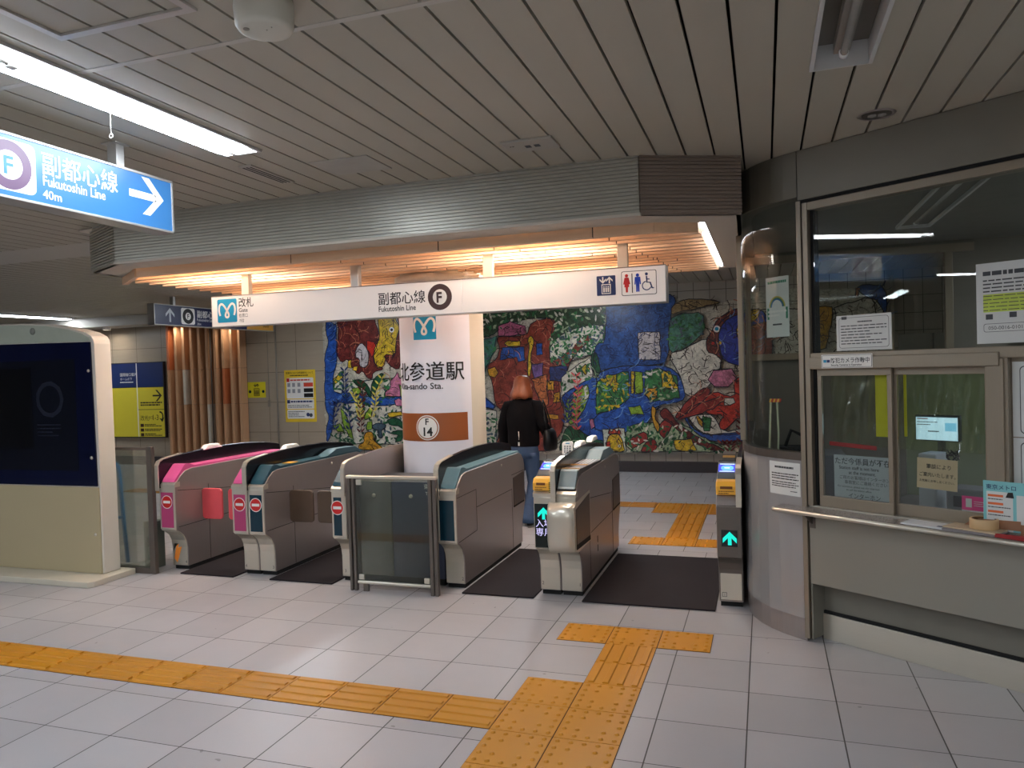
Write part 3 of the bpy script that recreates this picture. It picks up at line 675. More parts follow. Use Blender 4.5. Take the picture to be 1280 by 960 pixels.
def entry_reader(t, x0, x1):
    """yellow ticket mouth, blue touch screen and black / yellow stripe"""
    s = .022
    g = G(YEL); g.yz([(5.075, .775), (5.075, .83), (5.10, .862), (5.17, .868), (5.17, .775)], x0+.002, x1-s); r = obj('ticket_intake', g, t, .008)
    g = G(mat('intake_slot', (110, 60, 20), .5)); g.box(x0+.03, x1-s-.028, 5.072, 5.079, .815, .832); obj('slot', g, r)
    A = Art(plane((x0, 5.0748, 0), (1, 0, 0), (0, 0, 1))); A.bars(.02, x1-x0-s-.02, .780, .806, 2, mat('intake_print', (130, 80, 20), .5), .001); A.done('printing', r)
    g = G(mat('reader_dark', (40, 56, 66), .25)); g.yz([(5.17, .80), (5.17, .868), (5.215, .90), (5.36, .955), (5.45, .955), (5.45, .80)], x0+.004, x1-s); obj('reader_head', g, t, .006)
    sl = Vector((0, .145, .055)).normalized(); F = plane((x0, 5.215, .9005), (1, 0, 0), sl); W = x1-x0-s
    A = Art(F); A.rrect(.012, W-.010, .012, .125, .01, mat('screen_navy', (20, 30, 120), .2, emit=((24, 50, 210), .5)), .001); A.rrect(.028, W-.026, .032, .10, .03, mat('screen_blue', (60, 140, 255), .2, emit=((60, 140, 255), .6)), .002)
    A.rect(.05, W-.05, .062, .07, mat('screen_pale', (190, 220, 255), .2, emit=((190, 220, 255), .6)), .003); A.rect(.02, W-.02, .116, .122, mat('screen_pale', (190, 220, 255), .2), .003); A.rect(.02, W-.02, .015, .021, mat('screen_pale', (190, 220, 255), .2), .003); A.done('touch_screen', t)
    g = G(mat('stripe_yellow', (225, 190, 40), .45)); pr = [(5.07, .76), (5.07, .84), (5.11, .885), (5.22, .925), (5.36, .965), (5.40, .965), (5.40, .90), (5.14, .83), (5.11, .76)]
    g.yz(pr, x1-s+.001, x1-.003); hs = obj('warning_stripe', g, t, .002)
    g = G(BLACK)
    for k in range(6): g.box(x1-s, x1-.002, 5.0685, 5.0695, .765+.013*k, .771+.013*k)
    for k in range(8):
        y = 5.115+k*.031; z = .887+(y-5.11)*.32; g.box(x1-s, x1-.002, y, y+.013, z+.0012, z+.0035)
    obj('hazard_mark', g, hs)

def build_gates():
    # A : pink single gate beside the glass fence
    t = gate('pink topped ticket gate leftmost in the row, one red no entry disc', -4.8)
    half_gate(t, -4.885, -4.72, 'plain', PINK, PINKD); front_art(t, -4.885, -4.72, PINKD, True); deck_plain(t, -4.865, -4.72, PINK); hump(t, -4.878); side_details(t, -4.72, 1, 'A'); sensor(t, -4.875, 5.60)
    flap(t, -4.716, -4.505, 5.40, mat('flap_pink', (222, 84, 92), .35)); number(t, '4', -4.745, .06)
    g = G(mat('warning_orange', (240, 140, 50), .5)); g.xz([(-4.86, .10), (-4.83, .23), (-4.79, .25), (-4.82, .19), (-4.78, .20), (-4.83, .06)], 5.2055, 5.2085); g.m = BLACK; g.xz([(-4.865, .16), (-4.85, .24), (-4.80, .235), (-4.84, .20)], 5.2045, 5.2055); obj('warning_sticker', g, t)
    # B : pink half and teal half, back to back
    t = gate('double ticket gate with a pink left half and a teal right half', -3.99)
    half_gate(t, -4.145, -3.993, 'plain', PINK, PINKD); half_gate(t, -3.989, -3.835, 'plain', TEAL, TEALD)
    front_art(t, -4.145, -3.993, PINKD, True); front_art(t, -3.989, -3.835, TEALD, True)
    deck_plain(t, -4.142, -4.012, PINK); deck_plain(t, -3.975, -3.835, TEAL, True); hump(t, -3.996); side_details(t, -3.835, 1, 'A'); sensor(t, -4.02, 5.60)
    flap(t, -4.44, -4.149, 5.40, mat('flap_pink', (222, 84, 92), .35)); flap(t, -3.831, -3.60, 5.42, mat('flap_brown', (86, 68, 54), .4)); number(t, '4', -4.13, .06); number(t, '3', -3.865, .06)
    # C : teal single with steel divider
    t = gate('narrow teal ticket gate with a grey steel divider, left of the glass panel', -3.15)
    half_gate(t, -3.215, -3.085, 'plain', TEAL, TEALD); front_art(t, -3.215, -3.105, TEALD, True); deck_plain(t, -3.212, -3.115, TEAL); hump(t, -3.092, STEEL, .026)
    flap(t, -3.56, -3.219, 5.42, mat('flap_brown', (86, 68, 54), .4)); number(t, '3', -3.19, .07)
    # D : teal single right of the pillar
    t = gate('teal topped single ticket gate just right of the pillar and glass panel', -2.24)
    half_gate(t, -2.32, -2.165, 'plain', TEAL, TEALD); front_art(t, -2.32, -2.165, TEALD, False); deck_plain(t, -2.30, -2.165, mat('gate_teal_pale', (92, 124, 134), .35)); hump(t, -2.308); side_details(t, -2.165, 1, 'D'); number(t, '2', -2.19, .065)
    # E : entry half with yellow reader and a half with curved flap hood
    t = gate('double ticket gate with yellow ticket intake, cyan arrow display and curved steel hood', -1.42)
    half_gate(t, -1.575, -1.423, 'reader', TEAL, TEALD); half_gate(t, -1.419, -1.265, 'hood', TEALL, TEALD); entry_reader(t, -1.575, -1.43)
    g = G(TEALL); g.yz([(5.10, .785), (5.14, .79), (5.24, .905), (5.22, .91), (5.20, .90), (5.12, .80)], -1.40, -1.275); obj('reader_face', g, t, .003); g = G(TEALL); g.yz([(6.00, .885), (6.13, .945), (6.40, .945), (6.60, .88), (6.0, .86)], -1.405, -1.278); obj('reader_face', g, t, .003)
    g = G(STEELD); g.yz([(5.11, .772), (5.24, .905), (5.26, .908), (6.0, .884), (6.0, .86), (5.2, .86)], -1.41, -1.271); obj('top_cover', g, t)
    g = G(mat('gold_strip', (214, 160, 90), .4)); g.box(-1.405, -1.275, 5.262, 5.285, .906, .912); g.box(-1.405, -1.275, 5.52, 5.54, .900, .906); obj('slot_strip', g, t)
    g = G(mat('deck_stripe', (196, 196, 198), .4))
    for k in range(5): g.box(-1.395+.025*k, -1.382+.025*k, 5.62, 5.90, .8955, .898)
    obj('guide_mark', g, t)
    hump(t, -1.421); side_details(t, -1.265, 1, 'E'); sensor(t, -1.45, 5.9); sensor(t, -1.45, 6.35)
    g = G(mat('display_black', (10, 26, 28), .2)); g.box(-1.566, -1.440, 5.082, 5.087, .374, .682); d = obj('arrow_display', g, t)
    CY = lamp('led_cyan', (.02, .9, .72), .36); VI = lamp('led_violet', (.66, .60, 1), .42)
    A = Art(plane((-1.5, 5.082, 0), (1, 0, 0), (0, 0, 1))); arrow(A, .0, .615, .085, pi/2, CY, .001, th=.26, head=.5); A.done('arrow', d)
    A = Art(plane((-1.5, 5.082, 0), (1, 0, 0), (0, 0, 1))); A.text('入場', -.062, .522, .062, VI, .001); A.text('専用', -.062, .460, .062, VI, .001); A.done('lettering', d)
    hood = [(5.086, .345), (5.04, .352), (5.005, .375), (4.985, .41), (4.978, .45), (4.978, .60), (4.985, .64), (5.005, .675), (5.04, .695), (5.086, .70)]
    g = G(STEELF); P = [(-1.462, -1.462+.028)]
    xs = [(-1.466, .10), (-1.462, .055), (-1.452, .02), (-1.437, .0), (-1.30, .0), (-1.275, .006), (-1.262, .02)]
    vs = []; n = len(hood)
    for x, r in xs:
        for (y, z) in hood: vs.append((x, min(5.086, y+r), z))
    g.add(vs, [(i*n+j, i*n+j+1, (i+1)*n+j+1, (i+1)*n+j) for i in range(len(xs)-1) for j in range(n-1)], True)
    g.yz([(y+.02 if y < 5.06 else y, z) for y, z in hood], -1.262, -1.2615); obj('flap_hood', g, t)
    g = G(STEELF); g.yz([(5.086, .345), (5.0, .375), (4.998, .45), (4.998, .60), (5.0, .675), (5.086, .70), (5.50, .72), (5.50, .345)], -1.265, -1.258); obj('hood_side', g, t, .003)
    g = G(mat('flap_cover_brown', (64, 50, 42), .35)); g.yz([(5.05, .41), (5.05, .655), (5.47, .70), (5.47, .39)], -1.258, -1.2545); g.m = DARK; g.yz([(5.05, .375), (5.05, .41), (5.47, .39), (5.47, .355)], -1.258, -1.254); obj('flap_cover', g, t)
    number(t, '2', -1.563, .075); number(t, '1', -1.29, .075)
    g = G(BLACK); g.box(-1.2648, -1.2636, 5.74, 5.765, .20, .25); g.box(-1.2648, -1.2636, 5.74, 5.765, .27, .32); obj('warning_sticker', g, t)
    # F : slim entry gate against the office
    t = gate('slim ticket gate with yellow intake and square cyan arrow, against the curved office corner', -.25)
    x0, x1 = -.325, -.168
    g = G(STEEL); g.yz(BODY, x0, x1); obj('cabinet', g, t, .004); g = G(DARK); g.box(x0+.008, x1-.008, 5.235, 6.61, 0, .035); obj('plinth', g, t)
    g = G(STEELD); g.yz([(5.212, .045), (5.212, .20), (5.20, .257), (5.178, .305), (5.137, .341), (5.088, .364), (5.088, .70), (5.12, .72), (5.24, .72), (5.24, .045)], x0+.003, x1-.003); obj('front_plate', g, t, .003)
    g = G(STEELF); g.box(x0+.010, x1-.010, 5.206, 5.215, .05, .30); obj('foot_plate', g, t, .002)
    entry_reader(t, x0, x1); hump(t, x1-.012)
    g = G(STEELD); g.box(x0+.03, x1-.04, 5.45, 5.62, .90, 1.0); obj('card_slot_housing', g, t, .004); g = G(mat('gold_strip', (214, 160, 90), .4)); g.box(x0+.032, x1-.042, 5.444, 5.451, .975, .99); obj('slot_strip', g, t)
    g = G(mat('display_black', (10, 26, 28), .2)); g.box(x0+.030, x1-.026, 5.083, 5.090, .437, .545); d = obj('arrow_display', g, t)
    A = Art(plane((x0+.082, 5.083, .491), (1, 0, 0), (0, 0, 1))); arrow(A, 0, 0, .088, pi/2, CY, .001, th=.26, head=.5); A.done('arrow', d)
    A = Art(plane((x0+.02, 5.206, .07), (1, 0, 0), (0, 0, 1))); A.rect(0, .03, 0, .03, PRINT, .001); A.rect(.003, .027, .003, .027, STEELF, .0015); A.text('1', .009, .005, .026, PRINT, .002); A.done('gate_number', t)
build_gates()

def lane_mats():
    M_ = mat('lane_mat_grey', (38, 33, 36), .85, var=.12, scale=3, spec=.2)
    for x0, x1, lb in ((-4.70, -4.16, 'dark grey lane mat on the floor beside the pink gates'), (-3.815, -3.235, 'dark grey lane mat between the pink and teal double gate and the narrow gate'),
                       (-2.145, -1.595, 'dark grey lane mat between the pillar gate and the yellow intake double gate'), (-1.245, -.345, 'widest dark grey lane mat, right of the double gate with the curved hood')):
        g = G(M_); g.box(x0, x1, 5.09, 6.46, 0, .012); tag(obj('lane_mat', g, bevel=.004), lb, 'floor mat', 'lane mats')
lane_mats()

def glass_panel():
    t = thing('glass_barrier', 'waist high framed glass panel closing the gap in front of the pillar', 'glass barrier', (-2.65, 5.0, 0))
    g = G(STEELD)
    g = None
    for x, w_ in ((-3.01, .022), (-2.975, .022), (-2.345, .028), (-2.31, .028)):
        g = G(STEELD); g.box(x, x+w_, 4.985, 5.02, .0, .868); obj('post', g, t, .004)
    g = G(STEELF); g.box(-3.02, -2.275, 4.98, 5.03, .850, .872); obj('rail', g, t, .006); g = G(STEELF); g.box(-2.95, -2.35, 4.99, 5.015, .055, .078); obj('rail', g, t, .006)
    g = G(glass('barrier_glass', (236, 240, 232), 1.5)); g.box(-2.945, -2.352, 5.0, 5.008, .082, .848); obj('glass_pane', g, t)
    g = G(STEELF)
    for x, z in ((-2.93, .80), (-2.93, .085), (-2.39, .085)): g.box(x-.01, x+.035, 4.995, 5.013, z, z+.04)
    obj('clamp', g, t, .004)
    g = G(STEELD); g.box(-2.90, -2.86, 4.99, 5.01, 0, .055); obj('foot', g, t)
    t = thing('steel_cabinet', 'dark steel cabinet with two round knobs behind the glass panel', 'cabinet', (-2.7, 5.4, 0))
    g = G(mat('cabinet_dark_steel', (104, 104, 100), .4, metal=.4)); g.box(-3.06, -2.78, 5.25, 5.30, .05, .79); g.m = mat('cabinet_slate_blue', (50, 58, 84), .4); g.box(-2.776, -2.345, 5.25, 5.30, .05, .79); g.m = DARK; g.box(-3.05, -2.35, 5.26, 5.74, 0, .05); g.m = mat('cabinet_side', (70, 70, 74), .5); g.box(-3.06, -2.345, 5.30, 5.74, .05, .79); obj('body', g, t, .002)
    for x in (-2.93, -2.61): g = G(STEELF); g.lathe((x, 5.25, .68), [(.0001, -.012), (.014, -.012), (.016, -.004), (.016, 0)], 20, 'y'); obj('knob', g, t)
    A = Art(plane((-2.50, 5.25, .74), (1, 0, 0), (0, 0, 1))); A.text('東京', 0, 0, .045, WHITE, .001); A.text('Toky', .012, -.05, .038, WHITE, .001); A.done('lettering', t)
glass_panel()

def intercom():
    t = thing('card_reader_handset', 'small white keypad unit standing on the double gate with the curved hood', 'keypad', (-1.45, 5.6, 1.0))
    g = G(WHITE); F = lambda p, q, a: (p, 5.60+(q-.96)*.25+a, q); g.prism([(-1.492, .97), (-1.412, .97), (-1.408, 1.055), (-1.42, 1.068), (-1.486, 1.064), (-1.495, 1.05)], F, 0, .02); b = obj('body', g, t, .004)
    g = G(PRINT)
    for i in range(3):
        for j in range(4):
            x, z = -1.476+.020*i, .985+.014*j; y = 5.60+(z-.96)*.25; g.box(x, x+.012, y-.002, y+.002, z, z+.007)
    obj('key', g, b); g = G(TEALB); g.box(-1.465, -1.435, 5.618, 5.63, 1.05, 1.057); obj('display', g, b)
    g = G(STEELF); g.box(-1.465, -1.435, 5.60, 5.62, .985, .975); g.box(-1.455, -1.445, 5.605, 5.615, .95, .985); obj('stem', g, t)
intercom()

def tactile():
    Yt = mat('tactile_yellow', (190, 128, 20), .45, var=.10, scale=3)
    YM = mat('tactile_yellow_worn', (182, 122, 24), .45, var=.12, scale=4)
    def tile(x0, y0, kind, label, m=Yt, s=.3, dirx=True, grp=None, wdt=None):
        w_ = wdt or s; g = G(mat('tile_joint_brown', (60, 34, 14), .8)); g.box(x0, x0+w_, y0, y0+s, 0, .0015); g.m = m; g.box(x0+.0028, x0+w_-.0028, y0+.0028, y0+s-.0028, .0014, .004)
        if kind == 'dot':
            for i in range(5):
                for j in range(5):
                    if 0 < i < 4 and 0 < j < 4 and (i, j) not in ((1, 1), (1, 3), (3, 1), (3, 3)): continue
                    if (i+j) % 2 and False: continue
                    cx, cy = x0+.030+i*(s-.060)/4, y0+.030+j*(s-.060)/4
                    g.lathe((cx, cy, .004), [(.012, 0), (.0095, .0055), (.005, .007), (.0001, .007)], 10)
        else:
            n = 4
            for i in range(n):
                c = .0375+.075*i
                if dirx: g.yz([(y0+c-.017, .004), (y0+c-.013, .011), (y0+c+.013, .011), (y0+c+.017, .004)], x0+.014, x0+w_-.014)
                else: g.xz([(x0+c-.017, .004), (x0+c-.013, .011), (x0+c+.013, .011), (x0+c+.017, .004)], y0+.012, y0+s-.012)
        tag(obj('tactile_block', g), label, 'tactile paving', grp)
    D = 'tactile blocks on the near floor'
    n = {0: 'nearest row, clipped by the lower frame edge', 1: 'second row from the bottom of the photo', 2: 'third row, level with the striped path', 3: 'back row next to the ribbed blocks'}
    tile(-1.229, 3.485, 'dot', 'yellow dotted block at the far left corner of the dotted rectangle', Yt, grp=D)
    tile(-.929, 3.485, 'dot', 'yellow dotted block at the far right of the rectangle, touching the upright ribbed blocks', Yt, grp=D)
    tile(-1.229, 3.185, 'dot', 'yellow dotted block that the long ribbed path runs into from the left', Yt, grp=D)
    tile(-.929, 3.185, 'dot', 'yellow dotted block right of the one the long ribbed path runs into', Yt, grp=D)
    tile(-1.229, 2.885, 'dot', 'yellow dotted block on the left, cut by the bottom edge of the photo', Yt, grp=D)
    tile(-.929, 2.885, 'dot', 'yellow dotted block on the right, cut by the bottom edge of the photo', Yt, grp=D)
    tile(-1.229, 2.585, 'dot', 'yellow dotted block just outside the bottom edge, left', Yt, grp=D); tile(-.929, 2.585, 'dot', 'yellow dotted block just outside the bottom edge, right', Yt, grp=D)
    tile(-.929, 3.785, 'bar', 'yellow upright ribbed block next to the dotted rectangle', Yt, .284, False, D, .3); tile(-.929, 4.069, 'bar', 'yellow upright ribbed block directly below the dotted crossbar', Yt, .284, False, D, .3)
    tile(-1.229, 4.355, 'dot', 'yellow dotted block at the left end of the crossbar before the gates', Yt, grp=D); tile(-.929, 4.355, 'dot', 'yellow dotted block in the middle of the crossbar before the gates', Yt, grp=D); tile(-.629, 4.355, 'dot', 'yellow dotted block at the right end of the crossbar before the gates', Yt, grp=D)
    ordn = ['touching the dotted rectangle', 'second', 'third', 'fourth', 'fifth', 'sixth', 'seventh', 'eighth', 'ninth', 'tenth', 'eleventh', 'twelfth', 'thirteenth', 'fourteenth']
    for k in range(14):
        lb = 'yellow ribbed guiding block '+(ordn[0] if k == 0 else ordn[k]+' from the dotted rectangle along the long path')
        tile(-1.529-.3*k, 3.185, 'bar', lb, YM if k % 3 else Yt, .3, True, D)
    B2 = 'tactile blocks beyond the gates'
    for x, lb in ((-1.229, 'left'), (-.929, 'middle'), (-.629, 'right')): tile(x, 6.86, 'dot', 'yellow dotted block %s of the row just beyond the widest lane' % lb, Yt, grp=B2)
    for k, yy in enumerate((7.16, 7.46, 7.76, 8.06)): tile(-.929, yy, 'bar', 'yellow ribbed block %s in the short path beyond the widest lane' % ('first', 'second', 'third', 'fourth')[k], Yt, .3, False, B2)
    k = 0
    for x in (-1.229, -.929, -.629):
        for y in (8.36, 8.66): tile(x, y, 'dot', 'yellow dotted block at the %s %s of the far landing pad' % ({-1.229: 'left', -.929: 'middle', -.629: 'right'}[x], 'front' if y < 8.5 else 'back'), Yt, grp=B2)
    for k in range(26): tile(-1.529-.3*k, 8.66, 'bar', 'yellow ribbed block in the far path running left toward the round pillar and fence', YM, .3, True, 'far ribbed path blocks')
tactile()
# ================================================================ LEFT SIDE
def kiosk():
    t = thing('guide_kiosk', 'big cream cabinet with a dark navy screen front and curved top at the left edge', 'kiosk', (-5.9, 4.9, 0))
    CR = mat('kiosk_cream', (176, 162, 130), .42, var=.03, scale=2); CW = mat('kiosk_offwhite', (206, 200, 190), .38, var=.02)
    top = [(-6.9, 2.14), (-6.3, 2.155), (-6.0, 2.15), (-5.7, 2.128), (-5.45, 2.085), (-5.32, 2.05), (-5.245, 2.015), (-5.222, 1.985), (-5.215, 1.95)]
    g = G(CW); g.xz([(-6.9, .05)]+[(x+.0, z) for x, z in top][0:]+[(-5.205, .05)], 4.80, 4.965); obj('housing', g, t, .006)
    g = G(CR); g.box(-6.9, -5.222, 4.790, 4.80, .05, .765); obj('lower_door', g, t, .002)
    g = G(mat('kiosk_navy', (10, 16, 44), .12, var=.04)); g.xz([(-6.9, .775), (-5.232, .775), (-5.248, 1.965), (-6.9, 1.99)], 4.788, 4.80); obj('front_glass', g, t, .002)
    g = G(mat('kiosk_top_grey', (166, 172, 158), .4)); g.xz([(-6.9, 1.995), (-5.246, 1.972)]+[(x-.018, z-.012) for x, z in top[::-1][2:]]+[(-6.9, 2.13)], 4.790, 4.80); obj('top_fascia', g, t)
    F = plane((0, 4.788, 0), (1, 0, 0), (0, 0, 1)); A = Art(F); DS = mat('kiosk_screen', (7, 9, 15), .2); DR = mat('kiosk_map', (30, 34, 48), .3)
    A.rect(-6.85, -5.42, .90, 1.83, mat('kiosk_inner', (12, 16, 28), .2), .0008); A.rect(-6.7, -5.91, 1.08, 1.77, DS, .0016)
    A.ring(-5.71, 1.50, .115, .15, DR, .0016)
    for a in range(0, 360, 40): A.disc(-5.71+.135*cos(radians(a)), 1.5+.135*sin(radians(a)), .02, DR, .0022, n=12)
    A.bars(-5.86, -5.60, 1.18, 1.30, 4, DR, .0016, .3, 3); A.done('screen', t)
    g = G(STEELF)
    for x, z in ((-5.275, 1.728), (-5.280, 1.010), (-5.272, .375)): g.lathe((x, 4.788, z), [(.0001, -.006), (.012, -.005), (.014, 0)], 20, 'y')
    obj('fixing_screw', g, t)
    g = G(mat('speaker_grey', (130, 132, 124), .6)); g.lathe((-5.872, 4.790, 2.078), [(.0001, -.002), (.03, -.002), (.03, 0)], 28, 'y'); obj('speaker', g, t)
    t2 = G(mat('plinth_stone', (196, 188, 172), .45, var=.06, scale=12)); t2.xy([(-6.9, 4.56), (-5.13, 4.56), (-5.10, 4.60), (-5.10, 5.02), (-6.9, 5.02)], 0, .048); tag(obj('stone_plinth', t2, bevel=.006), 'low cream stone plinth under the big cabinet at the left edge', 'plinth')
kiosk()
def fence():
    t = thing('glass_fence', 'glass fence panel with a steel post behind the big cabinet', 'fence', (-5.4, 5.05, 0))
    g = G(STEELD); g.box(-4.955, -4.900, 5.03, 5.07, 0, 1.075); obj('post', g, t, .003)
    g = G(STEELD); g.box(-6.6, -4.955, 5.04, 5.065, 1.045, 1.07); obj('rail', g, t, .003); g = G(STEELD); g.box(-6.6, -4.955, 5.03, 5.075, 0.0, .05); obj('rail', g, t, .003)
    g = G(glass('fence_glass', (246, 250, 247), 1.5, refl=.7)); g.box(-6.6, -4.95, 5.048, 5.056, .05, 1.045); obj('glass_pane', g, t)
    g = G(mat('box_green_grey', (92, 96, 86), .45)); g.box(-5.06, -4.95, 5.08, 5.20, .03, .43); b = obj('junction_box', g, t, .004)
    g = G(DARK); g.box(-5.03, -5.0, 5.078, 5.081, .22, .30); obj('latch', g, b)
    g = G(mat('rail_blue', (20, 130, 200), .35)); pts = [(-5.60, 5.26, .90), (-5.52, 5.25, .90), (-5.475, 5.24, .87), (-5.465, 5.24, .80), (-5.44, 5.24, .4), (-5.41, 5.24, .02)]
    g.tube(pts, .017, 12); g.tube([(-5.60, 5.26, .90), (-5.9, 5.26, .90), (-5.98, 5.26, .84), (-5.99, 5.26, .02)], .017, 12); g.tube([(-5.44, 5.24, .42), (-5.99, 5.26, .42)], .012, 10)
    tag(obj('tubular_stand', g), 'bright blue tubular frame standing behind the big cabinet', 'stand')
    g = G(RED)
fence()
def back_wall_items():
    t = thing('slatted_wood_screen', 'vertical light wood slat screen with orange and white segments on the far left wall', 'wood screen', (-9.83, 11.5, 0))
    OR = mat('slat_orange', (196, 110, 66), .5); PA = mat('slat_pale', (206, 196, 180), .5); W2 = mat('screen_wood', (200, 154, 116), .5, var=.12, scale=5, stretch=(12, 12, 1)); BK = mat('screen_backing', (120, 90, 66), .6)
    g = G(BK); g.box(-10.66, -9.0, 11.57, 11.598, .16, 2.66); obj('backing_board', g, t)
    odd = {(0, 2): OR, (2, 1): PA, (7, 1): OR, (5, 0): PA, (8, 1): None}
    n = 10
    for k in range(n):
        x = -10.64+k*(1.60/(n-1)); g = G(W2)
        for s, (a, b) in enumerate(((.16, 1.15), (1.155, 1.80), (1.805, 2.66))):
            g.m = odd.get((k, s)) or W2; g.box(x, x+.055, 11.40, 11.57, a, b)
        obj('slat', g, t, .003)
    g = G(mat('pipe_dark', (60, 46, 38), .5)); g.tube([(-9.62, 11.385, .16), (-9.62, 11.385, 2.66)], .012, 8); obj('cable_pipe', g, t)
    t = thing('guide_map_board', 'yellow and navy exit guide board with arrows on the far left wall', 'guide board', (-11.7, 11.55, .53))
    x0, x1, z0, z1 = -12.75, -10.86, .52, 1.98; YB = mat('board_yellow', (222, 205, 60), .45, var=.03)
    g = G(mat('board_frame', (40, 36, 44), .4)); g.box(x0, x1, 11.54, 11.6, z0, z1); obj('frame', g, t, .003)
    F = plane((0, 11.54, 0), (1, 0, 0), (0, 0, 1)); A = Art(F)
    A.rect(x0+.02, x1-.02, z0+.02, 1.49, YB, .001); A.rect(x0+.02, x1-.02, 1.50, z1-.02, NAVY, .001)
    A.rect(-11.52, -11.50, z0+.02, z1-.02, WHITE, .002); A.rect(-11.50, x1-.02, 1.06, 1.07, BLACK, .002)
    A.text('国際線口案内', -11.92, 1.72, .07, WHITE, .002); A.text('ホームの下', -11.92, 1.64, .06, WHITE, .002); A.bars(-11.92, -11.60, 1.58, 1.62, 1, WHITE, .002)
    arrow(A, -11.03, 1.33, .22, 0, BLACK, .002, th=.14); A.bars(-11.44, -10.92, 1.13, 1.22, 2, BLACK, .002, .6, 4)
    A.text('改札', -11.46, .86, .11, BLACK, .002); A.text('出口', -11.27, .89, .06, BLACK, .002); A.text('1-3', -11.18, .86, .15, BLACK, .002, sx=.85)
    A.stroke([(-10.99, 1.02), (-10.93, 1.0), (-10.91, .93), (-10.93, .87)], .03, BLACK, .002, 1); A.poly([(-11.0, .90), (-10.93, .82), (-10.88, .92), (-10.93, .88)], BLACK, .002)
    for i, z in enumerate((.79, .70, .61)): A.rect(-11.46, -11.38, z-.06, z, DARKB, .002); A.bars(-11.36, -10.95, z-.055, z, 2, BLACK, .002, .6, 9+i)
    A.done('printed_face', t)
    t = thing('small_notice', 'small yellow lift notice on the beige wall right of the wood slats', 'notice', (-8.8, 11.59, 1.25)); F = plane((0, 11.595, 0), (1, 0, 0), (0, 0, 1))
    g = G(mat('notice_yellow', (226, 214, 40), .5)); g.box(-9.0, -8.615, 11.595, 11.6, 1.25, 1.535); obj('sheet', g, t)
    A = Art(F); A.rrect(-8.87, -8.745, 1.28, 1.42, .01, BLACK); A.rect(-8.86, -8.755, 1.29, 1.41, mat('notice_yellow', (226, 214, 40), .5), .002)
    for x in (-8.84, -8.807, -8.775): A.disc(x, 1.385, .011, DARKB, .003, n=12); A.rect(x-.011, x+.011, 1.30, 1.372, DARKB, .003)
    arrow(A, -8.835, 1.475, .06, -pi/2, BLACK, .002); arrow(A, -8.785, 1.475, .06, pi/2, BLACK, .002); A.disc(-8.95, 1.36, .028, TEALD, .002, n=16); A.disc(-8.665, 1.36, .028, TEALD, .002, n=16); A.done('pictogram', t)
    t = thing('yellow_poster', 'tall yellow bordered information poster left of the mural', 'poster', (-7.88, 11.59, .8)); g = G(mat('poster_yellow', (232, 196, 50), .5)); g.box(-8.205, -7.562, 11.594, 11.598, .80, 1.732); obj('sheet', g, t)
    F = plane((-8.205, 11.594, .80), (1, 0, 0), (0, 0, 1)); A = Art(F); A.text('駅構内における係員案内について', .035, .865, .040, BLACK, .001, bold=.02, sx=.95); A.bars(.12, .5, .82, .845, 1, BLACK, .001, .6, 2)
    A.rrect(.04, .60, .42, .79, .02, WHITE); A.rrect(.04, .60, .235, .405, .02, WHITE); A.rrect(.04, .60, .06, .22, .02, WHITE)
    A.rrect(.045, .105, .72, .785, .008, RED, .002); A.bars(.12, .58, .73, .77, 1, mat('poster_red', (210, 70, 50), .5), .002, .6, 5)
    for x in (.06, .16, .27): A.rect(x, x+.06, .63, .70, mat('poster_grey', (150, 150, 156), .5), .002); A.rect(x, x+.06, .52, .59, mat('poster_grey', (150, 150, 156), .5), .002)
    A.rect(.40, .59, .63, .70, mat('poster_red', (210, 70, 50), .5), .002); A.rect(.40, .59, .53, .60, BLACK, .002); A.rect(.40, .59, .44, .51, BLACK, .002)
    A.rect(.045, .105, .335, .395, NAVY, .002); A.bars(.12, .58, .34, .39, 1, NAVY, .002, .6, 6); A.bars(.06, .55, .25, .31, 2, PRINT, .002, .4, 7); A.bars(.06, .40, .08, .20, 4, PRINT, .002, .4, 8)
    A.disc(.47, .13, .035, NAVY, .002, n=14); A.disc(.53, .12, .035, PRINT, .002, n=14); A.done('print', t)
    g = G(mat('pipe_grey', (140, 132, 122), .4)); g.tube([(-8.36, 11.585, .16), (-8.36, 11.585, 2.75)], .016, 10); tag(obj('wall_conduit', g), 'thin vertical grey pipe on the beige wall between small and tall yellow notices', 'pipe')
    g = G(mat('pipe_grey', (140, 132, 122), .4)); g.tube([(-8.54, 11.592, 1.2), (-8.54, 11.592, 2.3)], .006, 8); g.box(-8.56, -8.52, 11.57, 11.6, 1.08, 1.2); tag(obj('wall_switch', g), 'small switch box with thin cable on the beige wall', 'switch')
    for i, (x, lb) in enumerate(((-11.95, 'wall washer lamp above the yellow and navy guide board'), (-10.35, 'wall washer lamp above the left part of the wood slats'), (-9.2, 'wall washer lamp above the right part of the wood slats'))):
        t = thing('wall_washer', lb, 'light', (x, 11.3, 2.6), 'wall washer lamps'); g = G(WHITE); g.lathe((x, 11.3, 2.62), [(.07, .04), (.075, 0), (.06, -.008), (.055, .01)], 24); obj('rim', g, t)
        g = G(lamp('warm_wash', (1, .88, .72), 55)); g.disc((x, 11.3, 2.632), .05, .004, seg=20); obj('bulb', g, t)
        g = G(WHITE); g.disc((x, 11.3, 2.637), .06, .02); obj('can', g, t)
back_wall_items()

